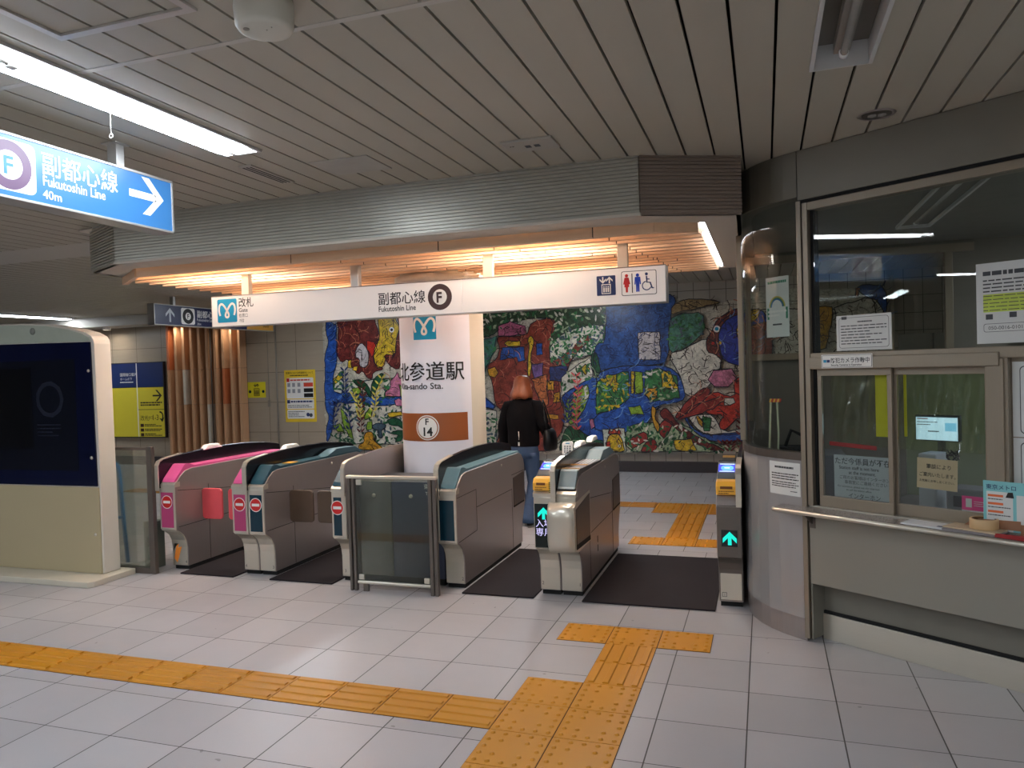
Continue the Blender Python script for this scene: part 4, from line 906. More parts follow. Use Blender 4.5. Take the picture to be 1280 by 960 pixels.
# ================================================================ MURAL
MURAL = [
('blue_water','blue',None,[(-7.25,2.881),(-7.159,2.524),(-7.056,2.493),(-7.083,2.194),(-7.082,1.855),(-7.183,1.57),(-7.177,1.361),(-6.778,1.288),(-6.258,1.201),(-5.858,1.246),(-5.863,1.106),(-6.235,1.06),(-6.755,1.119),(-7.14,1.15),(-7.175,1.02),(-7.217,0.731),(-7.254,0.574),(-7.351,0.415),(-7.355,0.679),(-7.271,0.889),(-7.355,1.048),(-7.355,1.417),(-7.329,1.679),(-7.334,1.942),(-7.232,2.2),(-7.286,2.36),(-7.28,2.883)]),
('red_tree_crown','maroon',None,[(-7.039,2.895),(-7.053,2.193),(-7.091,1.986),(-6.993,1.826),(-6.872,1.9),(-6.789,1.742),(-6.677,1.61),(-6.586,1.685),(-6.504,1.553),(-6.404,1.525),(-6.384,1.653),(-6.153,1.698),(-6.351,1.781),(-6.374,1.935),(-6.28,2.111),(-6.243,2.34),(-6.322,2.522),(-6.309,2.854)]),
('red_root','red',None,[(-6.479,2.196),(-6.336,2.164),(-6.283,2.034),(-6.403,1.911),(-6.485,2.042)]),
('yellow_bird','yellow','marks',[(-6.296,2.827),(-6.24,2.416),(-6.232,2.237),(-6.372,1.986),(-6.324,1.728),(-6.181,1.724),(-6.117,1.901),(-5.947,1.895),(-5.921,2.198),(-5.843,2.398),(-5.923,2.528),(-5.912,2.806)]),
('brown_hill','maroon',None,[(-5.912,2.806),(-5.844,2.372),(-5.922,2.173),(-5.946,1.92),(-6.172,1.954),(-6.093,1.773),(-5.899,1.665),(-5.837,1.815),(-5.722,1.887),(-5.688,2.793)]),
('pale_robed_shape','greyl','marks',[(-6.704,2.05),(-6.596,2.175),(-6.484,2.068),(-6.447,1.912),(-6.497,1.734),(-6.584,1.736),(-6.642,1.764),(-6.637,1.893),(-6.723,1.921)]),
('orange_fruit','yellow',None,[(-6.858,1.861),(-6.799,1.872),(-6.796,1.729),(-6.878,1.745)]),
('orange_fruit','yellow',None,[(-6.759,1.754),(-6.677,1.76),(-6.698,1.675),(-6.777,1.695)]),
('leaf_spray','white','leaves_green',[(-7.171,1.492),(-7.029,1.671),(-6.969,1.682),(-6.966,1.409),(-7.015,1.292),(-7.163,1.334)]),
('yellow_leaf','yellow',None,[(-7.169,1.544),(-6.984,1.683),(-6.98,1.565),(-7.127,1.464)]),
('green_leaf','dgreen',None,[(-6.769,1.521),(-6.622,1.531),(-6.48,1.424),(-6.415,1.243),(-6.46,1.205),(-6.569,1.374),(-6.714,1.429)]),
('green_leaf','dgreen',None,[(-6.4,1.242),(-6.438,1.397),(-6.36,1.55),(-6.184,1.648),(-6.203,1.52),(-6.308,1.395),(-6.377,1.242)]),
('lime_patch','lime',None,[(-6.804,1.379),(-6.627,1.401),(-6.632,1.272),(-6.778,1.288)]),
('pink_bird','pink',None,[(-6.171,1.238),(-6.153,1.315),(-6.052,1.364),(-6.061,1.491),(-5.959,1.565),(-5.913,1.653),(-5.89,1.538),(-5.792,1.51),(-5.774,1.231),(-6.029,1.223)]),
('lime_leaf','lime',None,[(-5.893,1.437),(-5.799,1.333),(-5.78,1.079),(-5.873,1.233)]),
('pink_flower','pink',None,[(-5.989,1.159),(-5.902,1.195),(-5.806,1.131),(-5.837,1.055),(-5.964,1.069)]),
('lime_leaf','lime',None,[(-7.04,1.031),(-6.954,0.965),(-6.834,0.625),(-6.81,0.495),(-6.896,0.547),(-7.006,0.783)]),
('lime_leaf','lime',None,[(-6.589,0.884),(-6.481,1.025),(-6.408,1.037),(-6.443,0.882),(-6.562,0.832)]),
('lime_leaf','lime',None,[(-6.54,0.65),(-6.519,0.793),(-6.432,0.805),(-6.437,0.676)]),
('lime_leaf','lime',None,[(-7.202,0.731),(-7.066,0.77),(-6.982,0.626),(-7.102,0.626)]),
('ochre_banner','yellow',None,[(-6.125,0.944),(-5.869,0.966),(-5.829,0.902),(-6.099,0.867)]),
('dark_leaf','dgreen',None,[(-6.129,0.828),(-5.985,0.866),(-5.791,0.775),(-5.769,0.623),(-5.934,0.725),(-6.103,0.752)]),
('dark_leaf','dgreen',None,[(-6.095,0.598),(-5.937,0.649),(-5.769,0.623),(-5.887,0.47),(-6.001,0.445),(-5.94,0.572)]),
('slate_tree','slate',None,[(-6.435,0.728),(-6.332,0.778),(-6.161,0.752),(-6.177,0.688),(-6.265,0.65),(-6.227,0.521),(-6.327,0.521),(-6.294,0.65),(-6.422,0.676)]),
('golden_idol','gold','marks',[(-6.602,0.547),(-6.541,0.625),(-6.424,0.624),(-6.401,0.47),(-6.261,0.367),(-6.267,0.213),(-6.704,0.183),(-6.711,0.391),(-6.591,0.443)]),
('leafy_vine','navy','vine',[(-6.91,1.694),(-6.91,1.303),(-6.863,1.016),(-6.847,0.677)]),
('leafy_vine','yellowp','vine',[(-6.749,1.274),(-6.666,1.143),(-6.643,0.988),(-6.618,0.884)]),
('leafy_vine','maroon','vine',[(-6.596,1.452),(-6.56,1.245),(-6.616,0.936),(-6.628,0.625)]),
('leafy_vine','yellowp','vine',[(-6.187,1.546),(-6.296,1.343),(-6.334,1.087),(-6.4,0.882)]),
('leafy_vine','navy','vine',[(-7.172,1.098),(-7.021,1.149),(-7.151,0.888),(-7.129,0.678)]),
('leafy_vine','greens','vine',[(-7.165,0.547),(-6.988,0.469),(-6.841,0.443)]),
('tree_canopy','olive','leaves_dark',[(-4.462,2.675),(-4.262,2.583),(-3.581,2.626),(-2.293,2.606),(-2.326,2.378),(-2.341,1.84),(-2.525,1.821),(-2.898,1.755),(-3.224,1.713),(-3.213,2.081),(-3.121,2.418),(-3.504,2.437),(-3.87,2.375),(-4.043,2.276),(-4.276,2.152),(-4.478,2.188)]),
('leaf_panel','white','leaves_green',[(-3.215,2.002),(-2.884,2.224),(-2.511,2.284),(-2.316,2.249),(-2.321,1.826),(-2.684,1.8),(-3.009,1.654),(-3.224,1.713)]),
('red_trunk','redbrown',None,[(-4.105,2.118),(-4.061,2.17),(-3.597,2.15),(-3.506,2.384),(-3.121,2.418),(-3.127,2.235),(-3.213,2.081),(-3.224,1.713),(-2.95,1.835),(-2.674,2.111),(-2.515,2.142),(-2.544,2.053),(-2.761,1.881),(-2.9,1.703),(-2.944,1.574),(-3.042,1.446),(-3.079,1.132),(-3.004,0.921),(-3.039,0.659),(-3.181,0.448),(-3.186,0.29),(-4.281,0.283),(-4.1,0.554),(-4.03,0.932),(-4.169,1.068),(-4.2,1.42),(-4.28,1.611),(-4.262,1.719),(-4.116,1.795),(-4.053,1.981)]),
('pink_blossom','pinkd','marks',[(-4.07,2.331),(-3.869,2.402),(-3.619,2.31),(-3.596,2.176),(-3.877,2.162),(-4.075,2.17)]),
('blue_window','blue',None,[(-4.059,1.78),(-4.01,1.98),(-3.644,1.979),(-3.637,1.766),(-3.749,1.743),(-3.775,1.824)]),
('yellow_fish','yellow',None,[(-3.979,2.046),(-3.921,2.089),(-3.71,2.08),(-3.707,2),(-3.91,1.997)]),
('giraffe_neck','yellow','marks',[(-3.584,2.096),(-3.527,2.16),(-3.474,2.092),(-3.491,1.987),(-3.536,1.856),(-3.547,1.511),(-3.603,1.513),(-3.584,1.831),(-3.552,1.989)]),
('blue_door','blue',None,[(-3.44,2.024),(-3.338,2.026),(-3.338,1.849),(-3.44,1.839)]),
('yellow_bloom','gold',None,[(-4.279,1.639),(-4.149,1.675),(-4.094,1.579),(-4.154,1.5),(-4.254,1.53)]),
('navy_rows','navy','marks',[(-3.226,1.648),(-2.942,1.652),(-2.989,1.418),(-3.233,1.437)]),
('violet_door','violet',None,[(-3.528,1.697),(-3.334,1.717),(-3.341,1.48),(-3.48,1.457)]),
('orange_panel','orange','marks',[(-3.535,1.458),(-3.285,1.531),(-3.272,1.056),(-3.357,0.978),(-3.433,1.191)]),
('gold_owl','gold','marks',[(-3.288,1.425),(-3.165,1.423),(-3.169,1.278),(-3.279,1.28)]),
('gold_beast','gold','marks',[(-3.171,1.225),(-3.075,1.25),(-3.08,1.092),(-3.189,1.081)]),
('gold_horse','gold',None,[(-3.304,0.898),(-3.114,0.883),(-3.102,0.817),(-3.197,0.817),(-3.292,0.831)]),
('white_flowers','white','leaves_dark',[(-3.041,1.472),(-2.794,1.648),(-2.579,1.771),(-2.534,1.485),(-2.75,1.361),(-3.05,1.184)]),
('gold_star','yellow',None,[(-2.729,1.62),(-2.675,1.644),(-2.647,1.682),(-2.628,1.63),(-2.57,1.602),(-2.616,1.565),(-2.653,1.493),(-2.691,1.554)]),
('blue_river','blue',None,[(-3.05,1.184),(-2.75,1.361),(-2.534,1.485),(-2.105,1.602),(-2.142,0.245),(-2.566,0.398),(-2.822,0.71),(-2.923,0.92),(-3.026,1.079)]),
('lime_hill','lime','leaves_dark',[(-2.999,1.078),(-2.805,1.284),(-2.617,1.358),(-2.596,1.176),(-2.71,0.918),(-2.903,0.711),(-2.98,0.816)]),
('red_vine_ground','dgreen',None,[(-2.983,0.711),(-2.823,0.684),(-2.563,0.501),(-2.38,0.476),(-2.385,0.295),(-3.104,0.29),(-3.101,0.396)]),
('coral_vine','coral','vine',[(-2.799,1.492),(-2.765,1.283),(-2.815,0.971),(-2.81,0.658)]),
('navy_vine','navy','vine',[(-2.982,0.763),(-2.923,0.92),(-2.932,1.077),(-2.915,1.181)]),
('pink_flower','pink',None,[(-2.607,0.813),(-2.475,0.825),(-2.504,0.709),(-2.585,0.657)]),
('left_bush','white','leaves_green',[(-4.373,0.99),(-4.144,0.96),(-4.161,0.446),(-4.363,0.418)]),
('left_grass','tealg','leaves_green',[(-4.349,2.128),(-4.104,2.172),(-4.14,1.931),(-4.292,1.693),(-4.357,1.478)]),
('small_pool','blue',None,[(-4.366,1.207),(-4.17,1.041),(-4.2,0.988),(-4.372,1.017)]),
('deep_blue_sky','blued','grid',[(-2.297,2.944),(-1.353,2.882),(-1.226,2.6),(-1.311,2.414),(-1.346,2.141),(-1.385,1.676),(-1.55,1.626),(-1.909,1.637),(-2.335,1.593),(-2.481,1.512),(-2.533,1.712),(-2.467,1.994),(-2.324,1.988)]),
('face_tile','greyl','marks',[(-1.818,2.121),(-1.496,2.121),(-1.493,1.707),(-1.818,1.717)]),
('cactus','dgreen',None,[(-2.559,1.827),(-2.457,1.852),(-2.396,1.482),(-2.234,1.139),(-2.167,0.997),(-2.238,0.998),(-2.402,1.255),(-2.537,1.571)]),
('pond_ring','blue',None,[(-2.481,1.512),(-2.192,1.617),(-1.632,1.628),(-1.36,1.592),(-1.202,1.451),(-1.128,1.175),(-1.184,1.067),(-1.566,1.017),(-1.653,0.851),(-1.798,0.601),(-2.507,0.603),(-2.558,0.859),(-2.152,0.997),(-1.979,1.135),(-2.319,1.14),(-2.488,1.257)]),
('field_patch','green','leaves_yellow',[(-2.485,1.37),(-2.281,1.493),(-1.982,1.541),(-1.979,1.135),(-2.181,0.983),(-2.499,0.887)]),
('yellow_field','yellow','marks',[(-2.325,1.452),(-2.167,1.504),(-2.159,1.25),(-2.217,1.223)]),
('yellow_stripe','yellow','marks',[(-1.94,1.54),(-1.89,1.538),(-1.899,1.203),(-1.949,1.204)]),
('lime_stripe','lime',None,[(-1.879,1.538),(-1.768,1.521),(-1.768,1.215),(-1.888,1.189)]),
('green_field','green','leaves_dark',[(-1.717,1.547),(-1.497,1.569),(-1.255,1.452),(-1.223,1.122),(-1.647,1.074),(-1.741,1.186)]),
('yellow_field','yellow','marks',[(-1.484,1.541),(-1.348,1.523),(-1.233,1.259),(-1.477,1.292)]),
('yellow_field','gold','marks',[(-1.711,1.275),(-1.531,1.293),(-1.563,1.128),(-1.647,1.074),(-1.733,1.172)]),
('lily_pads','lime',None,[(-1.997,0.995),(-1.815,1.02),(-1.763,0.88),(-1.958,0.882)]),
('cactus_garden','tealg','leaves_green',[(-1.341,2.306),(-1.178,2.379),(-0.845,2.389),(-0.839,2.118),(-0.921,2.014),(-1.138,1.832),(-1.355,1.798),(-1.361,2.06)]),
('wicker_nest','tan','marks',[(-1.309,2.496),(-1.119,2.594),(-0.801,2.576),(-0.568,2.509),(-0.83,2.469),(-1.204,2.408),(-1.313,2.359)]),
('sketch_panel','white','marks',[(-1.382,1.772),(-1.137,1.859),(-0.815,2.009),(-0.66,1.922),(-0.563,1.649),(-0.835,1.224),(-1.129,1.121),(-1.202,1.451)]),
('night_head','ultra',None,[(-0.709,2.086),(-0.548,2.293),(-0.315,2.361),(-0.035,2.399),(0.086,2.208),(0.071,1.576),(-0.308,1.561),(-0.563,1.649),(-0.662,1.841)]),
('crimson_rim','maroon',None,[(-0.735,2.087),(-0.652,2.271),(-0.442,2.395),(-0.211,2.435),(-0.29,2.346),(-0.496,2.277),(-0.603,2.162),(-0.645,2.002),(-0.612,1.785),(-0.589,1.65),(-0.69,1.761),(-0.808,1.792),(-0.816,1.982)]),
('yellow_snake','yellow','marks',[(-0.384,2.125),(-0.291,2.28),(-0.162,2.38),(-0.035,2.399),(-0.089,2.243),(-0.243,2.171),(-0.297,2.041),(-0.249,1.906),(-0.203,1.691),(-0.256,1.613),(-0.3,1.881),(-0.374,2.004)]),
('face_profile','redbrown',None,[(-0.297,2.041),(-0.141,2.166),(0.11,2.207),(0.096,1.575),(-0.205,1.585),(-0.251,1.826)]),
('pink_fish','pink',None,[(-0.804,1.386),(-0.722,1.519),(-0.462,1.539),(-0.388,1.403),(-0.52,1.272),(-0.702,1.276)]),
('red_lily','red',None,[(-0.944,1.063),(-0.73,1.222),(-0.421,1.109),(-0.441,1.351),(-0.31,1.454),(-0.132,1.476),(0.192,1.415),(0.176,0.677),(-0.15,0.678),(-0.323,0.893),(-0.614,0.599),(-0.677,0.707),(-0.582,0.869),(-0.843,0.871)]),
('lily_white','white',None,[(-0.579,1.004),(-0.576,1.111),(-0.447,1.109),(-0.423,1.042),(-0.501,1.002)]),
('lily_white','white',None,[(-0.356,1.134),(-0.236,1.372),(-0.16,1.371),(-0.242,1.106)]),
('white_boat','white','marks',[(-1.11,0.846),(-0.949,0.872),(-0.738,0.87),(-0.614,0.599),(-0.252,0.678),(-0.072,0.784),(-0.077,0.571),(-0.851,0.572),(-1.007,0.682)]),
('blue_keel','blue',None,[(-1.136,0.874),(-1.06,0.682),(-0.851,0.559),(-0.433,0.599),(-0.127,0.571),(-0.129,0.491),(-0.801,0.463),(-1.036,0.6),(-1.164,0.82)]),
('gold_tulip','gold',None,[(-0.99,0.845),(-0.95,0.845),(-0.873,0.736),(-0.901,0.681),(-0.953,0.736)]),
('green_tulip','green',None,[(-0.897,0.845),(-0.766,0.816),(-0.797,0.626),(-0.876,0.627)]),
('meadow','paleg','leaves_dark',[(-2.048,0.686),(-1.71,0.768),(-1.383,0.711),(-1.166,0.737),(-0.853,0.49),(-0.593,0.41),(-0.282,0.464),(-0.129,0.491),(-0.133,0.305),(-0.753,0.26),(-1.016,0.312),(-1.339,0.324),(-1.585,0.295),(-2.031,0.292)]),
('dragonfly_wing','crimson',None,[(-1.298,0.848),(-1.131,1.066),(-0.886,1.266),(-0.781,1.264),(-0.77,1.182),(-0.946,1.009),(-1.19,0.847),(-1.272,0.807)]),
('dragonfly_wing','crimson',None,[(-1.272,0.793),(-0.999,1.009),(-0.627,1.139),(-0.577,1.084),(-0.736,0.952),(-1.056,0.846)]),
('dragonfly_wing','crimson',None,[(-1.523,0.573),(-1.547,0.684),(-1.434,0.822),(-1.328,0.738),(-1.414,0.573),(-1.47,0.517)]),
('dragonfly_body','darkred','marks',[(-1.528,0.906),(-1.444,0.988),(-1.377,0.932),(-1.273,0.752),(-0.958,0.518),(-0.594,0.356),(-0.595,0.315),(-0.751,0.328),(-1.119,0.49),(-1.355,0.738),(-1.489,0.822)]),
('fallen_petal','crimson',None,[(-2.027,0.433),(-1.968,0.517),(-1.77,0.615),(-1.702,0.573),(-1.718,0.49),(-1.944,0.363)]),
('fallen_petal','crimson',None,[(-1.82,0.322),(-1.732,0.462),(-1.607,0.504),(-1.568,0.406),(-1.613,0.295),(-1.78,0.252)]),
('rooster_tile','pale',None,[(-2.405,0.659),(-2.062,0.672),(-2.046,0.264),(-2.386,0.304)]),
('rooster','yellow','marks',[(-2.354,0.432),(-2.307,0.574),(-2.163,0.602),(-2.096,0.489),(-2.084,0.405),(-2.059,0.278),(-2.343,0.304)]),
('rooster_comb','red',None,[(-2.321,0.574),(-2.299,0.659),(-2.263,0.616),(-2.218,0.673),(-2.186,0.616),(-2.134,0.658),(-2.113,0.574),(-2.192,0.588)]),
('rooster_wattle','red',None,[(-2.362,0.446),(-2.295,0.475),(-2.284,0.376),(-2.336,0.347)]),
('yellow_plaque','yellow','marks',[(-1.321,0.49),(-1.064,0.518),(-0.989,0.34),(-1.203,0.325),(-1.297,0.352)]),
('maroon_vine','maroon','vine',[(-0.336,0.357),(-0.357,0.572),(-0.34,0.732),(-0.362,0.893)]),
('maroon_vine','maroon','vine',[(-0.517,0.329),(-0.488,0.437),(-0.618,0.437)]),
('yellow_leafage','gold',None,[(-1.635,1.018),(-1.567,0.961),(-1.599,0.823),(-1.519,0.712),(-1.55,0.601),(-1.602,0.684),(-1.652,0.879)]),
('speckled_field','gold','marks',[(0.661,2.307),(0.702,2.376),(0.91,2.364),(0.906,2.182),(0.82,1.793),(0.649,1.742)]),
('blue_hill','blue',None,[(1.223,2.61),(1.325,2.659),(1.625,2.613),(1.617,2.202),(1.468,2.21),(1.447,2.431),(1.322,2.494)]),
('sketch_panel','white','marks',[(0.936,2.349),(1.322,2.466),(1.472,2.43),(1.569,2.259),(1.468,2.21),(0.959,2.208)]),
('orange_shape','orange',None,[(1.223,2.61),(1.274,2.607),(1.246,2.498),(1.211,2.5)]),
]

MURAL = [('flower_meadow','white','leaves_green',[(-7.1,.42),(-5.9,.40),(-4.5,.38),(-4.4,1.5),(-5.6,1.55),(-6.9,1.5)]),
 ('sketch_panel','white','marks',[(-5.5,1.5),(-4.4,1.5),(-4.3,2.6),(-5.2,2.6)]), ('pond_edge','white','marks',[(-.4,1.5),(1.5,1.4),(1.5,2.3),(-.2,2.4)])]+MURAL+[
 ('tall_cactus','dgreen',None,[(-4.95,.6),(-4.75,.6),(-4.72,1.3),(-4.8,1.9),(-4.95,1.95),(-5.0,1.3)]), ('round_fruit','orange','marks',[(-5.0,2.1),(-4.8,2.0),(-4.6,2.1),(-4.62,2.35),(-4.85,2.42),(-5.02,2.3)]),
 ('river_bend','blue',None,[(-5.3,1.25),(-4.8,1.15),(-4.4,1.3),(-4.4,1.5),(-4.8,1.35),(-5.3,1.42)])]
PAL = dict(blue=(34, 84, 170), blued=(24, 74, 140), ultra=(28, 54, 160), maroon=(110, 38, 34), red=(190, 44, 28), redbrown=(134, 50, 36), crimson=(150, 40, 36), darkred=(110, 30, 28),
           yellow=(214, 178, 36), yellowp=(220, 200, 90), gold=(208, 150, 34), greyl=(180, 172, 172), white=(206, 200, 186), dgreen=(24, 84, 52), lime=(140, 176, 50), green=(50, 120, 66), greens=(40, 90, 60),
           pink=(204, 120, 150), pinkd=(176, 90, 120), slate=(70, 90, 104), olive=(46, 70, 44), navy=(34, 52, 110), violet=(110, 80, 140), orange=(196, 110, 60), coral=(206, 90, 90), tealg=(60, 120, 104), tan=(150, 126, 84),
           paleg=(160, 176, 140), pale=(200, 206, 190))
def inpoly(x, y, P):
    c = False; j = len(P)-1
    for i in range(len(P)):
        if (P[i][1] > y) != (P[j][1] > y) and x < (P[j][0]-P[i][0])*(y-P[i][1])/(P[j][1]-P[i][1])+P[i][0]: c = not c
        j = i
    return c
def wob(P, rnd, amp=.012):
    out = []
    for i, a in enumerate(P):
        b = P[(i+1) % len(P)]; L = hypot(b[0]-a[0], b[1]-a[1]); k = max(1, min(12, int(L/.07)))
        for q in range(k): out.append((a[0]+(b[0]-a[0])*q/k+(rnd.uniform(-amp, amp) if q else 0), a[1]+(b[1]-a[1])*q/k+(rnd.uniform(-amp, amp) if q else 0)))
    return out
def chaikin(P):
    out = []
    for i, a in enumerate(P):
        b = P[(i+1) % len(P)]; out += [(a[0]*.78+b[0]*.22, a[1]*.78+b[1]*.22), (a[0]*.22+b[0]*.78, a[1]*.22+b[1]*.78)]
    return out
def mural():
    t = thing('ceramic_mural', 'large colourful ceramic relief mural of plants, water and animals on the far wall', 'mural', (-3, 11.6, .3))
    YB = 11.565; rnd = random.Random(3)
    base = [(-7.31, 2.72), (-7.36, 2.3), (-7.30, 1.9), (-7.38, 1.5), (-7.37, 1.0), (-7.38, .42), (-6.6, .32), (-5, .30), (-3.5, .27), (-2.5, .28), (-2.03, .27), (-1.6, .30), (-1.31, .32), (-1.02, .31), (-.75, .26), (-.34, .30), (.4, .28), (1.0, .32), (1.62, .35), (1.66, 1.2), (1.60, 2.0), (1.67, 2.58), (1.0, 2.62), (.3, 2.66), (-.1, 2.64), (-.39, 2.55), (-.57, 2.51), (-.8, 2.575), (-1.2, 2.612), (-1.33, 2.62), (-1.5, 2.72), (-4, 2.74)]
    g = G(glaze('glaze_white_base', (186, 180, 164), .5)); g.xz(wob(base, rnd, .02), YB, 11.6); obj('ceramic_ground', g, t)
    # joints between the ceramic slabs
    g = G(DARK)
    for x in [-7.0+.47*i for i in range(19)]: g.box(x-.0025, x+.0025, YB-.001, YB+.002, .36, 2.5)
    for z in [.6+.47*i for i in range(5)]: g.box(-7.2, 1.5, YB-.001, YB+.002, z-.0025, z+.0025)
    obj('slab_joint', g, t)
    leafm = {'leaves_green': ['dgreen', 'green', 'slate', 'dgreen'], 'leaves_dark': ['dgreen', 'olive', 'paleg', 'green', 'white'], 'leaves_yellow': ['yellow', 'lime', 'dgreen']}
    def leaf(g, x, z, a, L, W, y):
        c, s = cos(a), sin(a); f = lambda u, v: (x+u*c-v*s, z+u*s+v*c)
        P = [f(-L/2, 0), f(-L*.2, W*.5), f(L*.2, W*.42), f(L/2, 0), f(L*.2, -W*.42), f(-L*.2, -W*.5)]
        g.xz(P, y-.004, y+.004)
    for i, (nm, col, fill, P) in enumerate(MURAL):
        y = YB-.004-.0006*i
        m = glaze('glaze_'+col, PAL[col]); g = G(m)
        if fill == 'vine':
            p = [P[0]]
            for a, b in zip(P, P[1:]):
                k = max(2, int(hypot(b[0]-a[0], b[1]-a[1])/.085))
                p += [(a[0]+(b[0]-a[0])*q/k, a[1]+(b[1]-a[1])*q/k) for q in range(1, k+1)]
            A = Art(lambda a, b, w: (a, YB-.02-w, b)); A.stroke(p, .012, m, .03); g = A.g; g.m = m
            for q, (x, z) in enumerate(p):
                for sd in (-1, 1):
                    leaf(g, x+sd*.042, z+.03, pi/2-sd*.8, .105, .030, YB-.075)
            obj(nm, g, t); continue
        if len(P) > 3: P = [(min(1.6, x), max(.31, min(2.7, z))) if z < 2.7 else (x, 2.7) for x, z in P]
        Q = wob(chaikin(P) if len(P) > 6 else P, rnd)
        g.xz(Q, y-.006, YB)
        part = obj(nm, g, t)
        A = Art(lambda a, b, w: (a, y-.006-w, b)); A.stroke(Q+[Q[0]], .014, mat('mural_outline', (16, 18, 34), .3), .0015)
        xs = [p[0] for p in P]; zs = [p[1] for p in P]; ar = (max(xs)-min(xs))*(max(zs)-min(zs))
        if fill in leafm:
            n = int(min(620, max(20, ar*240))); 
            gs = {c: G(glaze('glaze_'+c, PAL[c])) for c in leafm[fill] if c != col}
            for q in range(n):
                x, z = rnd.uniform(min(xs), max(xs)), rnd.uniform(min(zs), max(zs))
                if not inpoly(x, z, P): continue
                c = rnd.choice(list(gs)); leaf(gs[c], x, z, rnd.uniform(0, pi), rnd.uniform(.05, .12), rnd.uniform(.02, .045), y-.0075-.0015*rnd.random())
            big = G()
            for c, gg in gs.items():
                if gg.v: big.m = gg.ms[0]; big.add(gg.v, gg.f)
            if big.v: lf = obj('leaves', big, part); lf['kind'] = 'stuff'
        elif fill == 'marks' or fill == 'grid':
            n = int(min(260, max(8, ar*150)))
            mk = mat('mural_line_dark', (40, 22, 20), .35) if fill == 'marks' else mat('mural_line_navy', (12, 34, 84), .3)
            for q in range(n):
                x, z = rnd.uniform(min(xs), max(xs)), rnd.uniform(min(zs), max(zs))
                if not inpoly(x, z, P): continue
                a = rnd.uniform(0, pi*2); L = rnd.uniform(.03, .09); b = a+rnd.uniform(-1.2, 1.2)
                A.stroke([(x, z), (x+L*cos(a), z+L*sin(a)), (x+L*cos(a)+L*.7*cos(b), z+L*sin(a)+L*.7*sin(b))], rnd.uniform(.006, .013), mk, .0018, 1)
        elif ar > .12:
            dk = mat('mural_line_navy', (12, 34, 84), .3) if 'blue' in col or col in ('ultra', 'navy') else mat('mural_line_dark', (40, 22, 20), .35)
            lt = glaze('glaze_sky_stroke', (110, 150, 200), 0) if 'blue' in col or col == 'ultra' else glaze('glaze_warm_stroke', (190, 120, 90), 0)
            if col in ('dgreen', 'green', 'tealg', 'olive', 'lime'): lt = glaze('glaze_paleg', PAL['paleg'])
            tgt = [(-.0, .10)]
            for q in range(int(min(300, ar*95))):
                x, z = rnd.uniform(min(xs), max(xs)), rnd.uniform(min(zs), max(zs))
                if not inpoly(x, z, P): continue
                a = rnd.uniform(-.5, .5) if 'blue' in col else rnd.uniform(0, pi); L = rnd.uniform(.04, .13)
                A.stroke([(x, z), (x+L*cos(a), z+L*sin(a)), (x+L*1.8*cos(a+.4), z+L*1.8*sin(a+.4))], rnd.uniform(.005, .014), dk if rnd.random() < .55 else lt, .0018, 1)
        # animal features
        if nm in ('rooster',): A.disc(P[3][0]-.05, P[3][1]-.09, .022, WHITE, .002); A.disc(P[3][0]-.05, P[3][1]-.09, .012, BLACK, .003)
        if nm == 'night_head': A.disc(-.66, 2.13, .05, WHITE, .002); A.disc(-.66, 2.13, .028, TEALB, .003); A.disc(-.62, 1.92, .025, mat('dot_gold', (210, 170, 50), .4), .002); A.disc(-.72, 1.92, .02, RED, .002)
        if nm == 'yellow_bird': A.disc(-6.0, 2.36, .045, WHITE, .002); A.disc(-6.0, 2.36, .025, BLACK, .003)
        A.done('outline', part)
mural()
# ================================================================ STATION OFFICE
AX, AY, TH = .2, 4.68, radians(-33)
DX, DY = cos(TH), sin(TH); NX, NY = DY, -DX     # NX,NY points towards the hall
NX, NY = -abs(NX), -abs(NY)
def bp(s, t, z): return (AX+DX*s+NX*t, AY+DY*s+NY*t, z)
def bbox(g, s0, s1, t0, t1, z0, z1):
    v = [bp(s, t, z) for z in (z0, z1) for t in (t0, t1) for s in (s0, s1)]
    g.add(v, [(0, 2, 3, 1), (4, 5, 7, 6), (0, 1, 5, 4), (2, 6, 7, 3), (0, 4, 6, 2), (1, 3, 7, 5)])
CURVE = [(.2, 4.68), (.13, 4.733), (.065, 4.79), (0, 4.865), (-.055, 4.95), (-.10, 5.05), (-.128, 5.15), (-.142, 5.28), (-.146, 5.42)]
BACKY = 7.2
def sheet(g, path, off0, off1, z0, z1, smooth=True):
    """thick wall following plan path; offsets along the outward normal"""
    n = len(path); L = []
    for i, p in enumerate(path):
        a = path[max(i-1, 0)]; b = path[min(i+1, n-1)]; dx, dy = b[0]-a[0], b[1]-a[1]; l = hypot(dx, dy); nx, ny = -dy/l, dx/l
        if nx*(-1)+ny*(-1) < 0: nx, ny = -nx, -ny
        L.append((p, (nx, ny)))
    vs = []
    for (p, q) in L:
        for o, z in ((off0, z0), (off1, z0), (off1, z1), (off0, z1)): vs.append((p[0]+q[0]*o, p[1]+q[1]*o, z))
    fs = [(i*4+k, i*4+(k+1) % 4, (i+1)*4+(k+1) % 4, (i+1)*4+k) for i in range(n-1) for k in range(4)]+[(0, 1, 2, 3), tuple((n-1)*4+k for k in range(4))]
    g.add(vs, fs, False)
    if smooth:
        for i in range(len(fs)-2): g.sm[-len(fs)+i] = False
OFFW = mat('office_panel_grey', (150, 146, 136), .38, metal=.35, var=.04, scale=2)
OFFF = mat('office_fascia', (128, 122, 110), .42, metal=.35, var=.03)
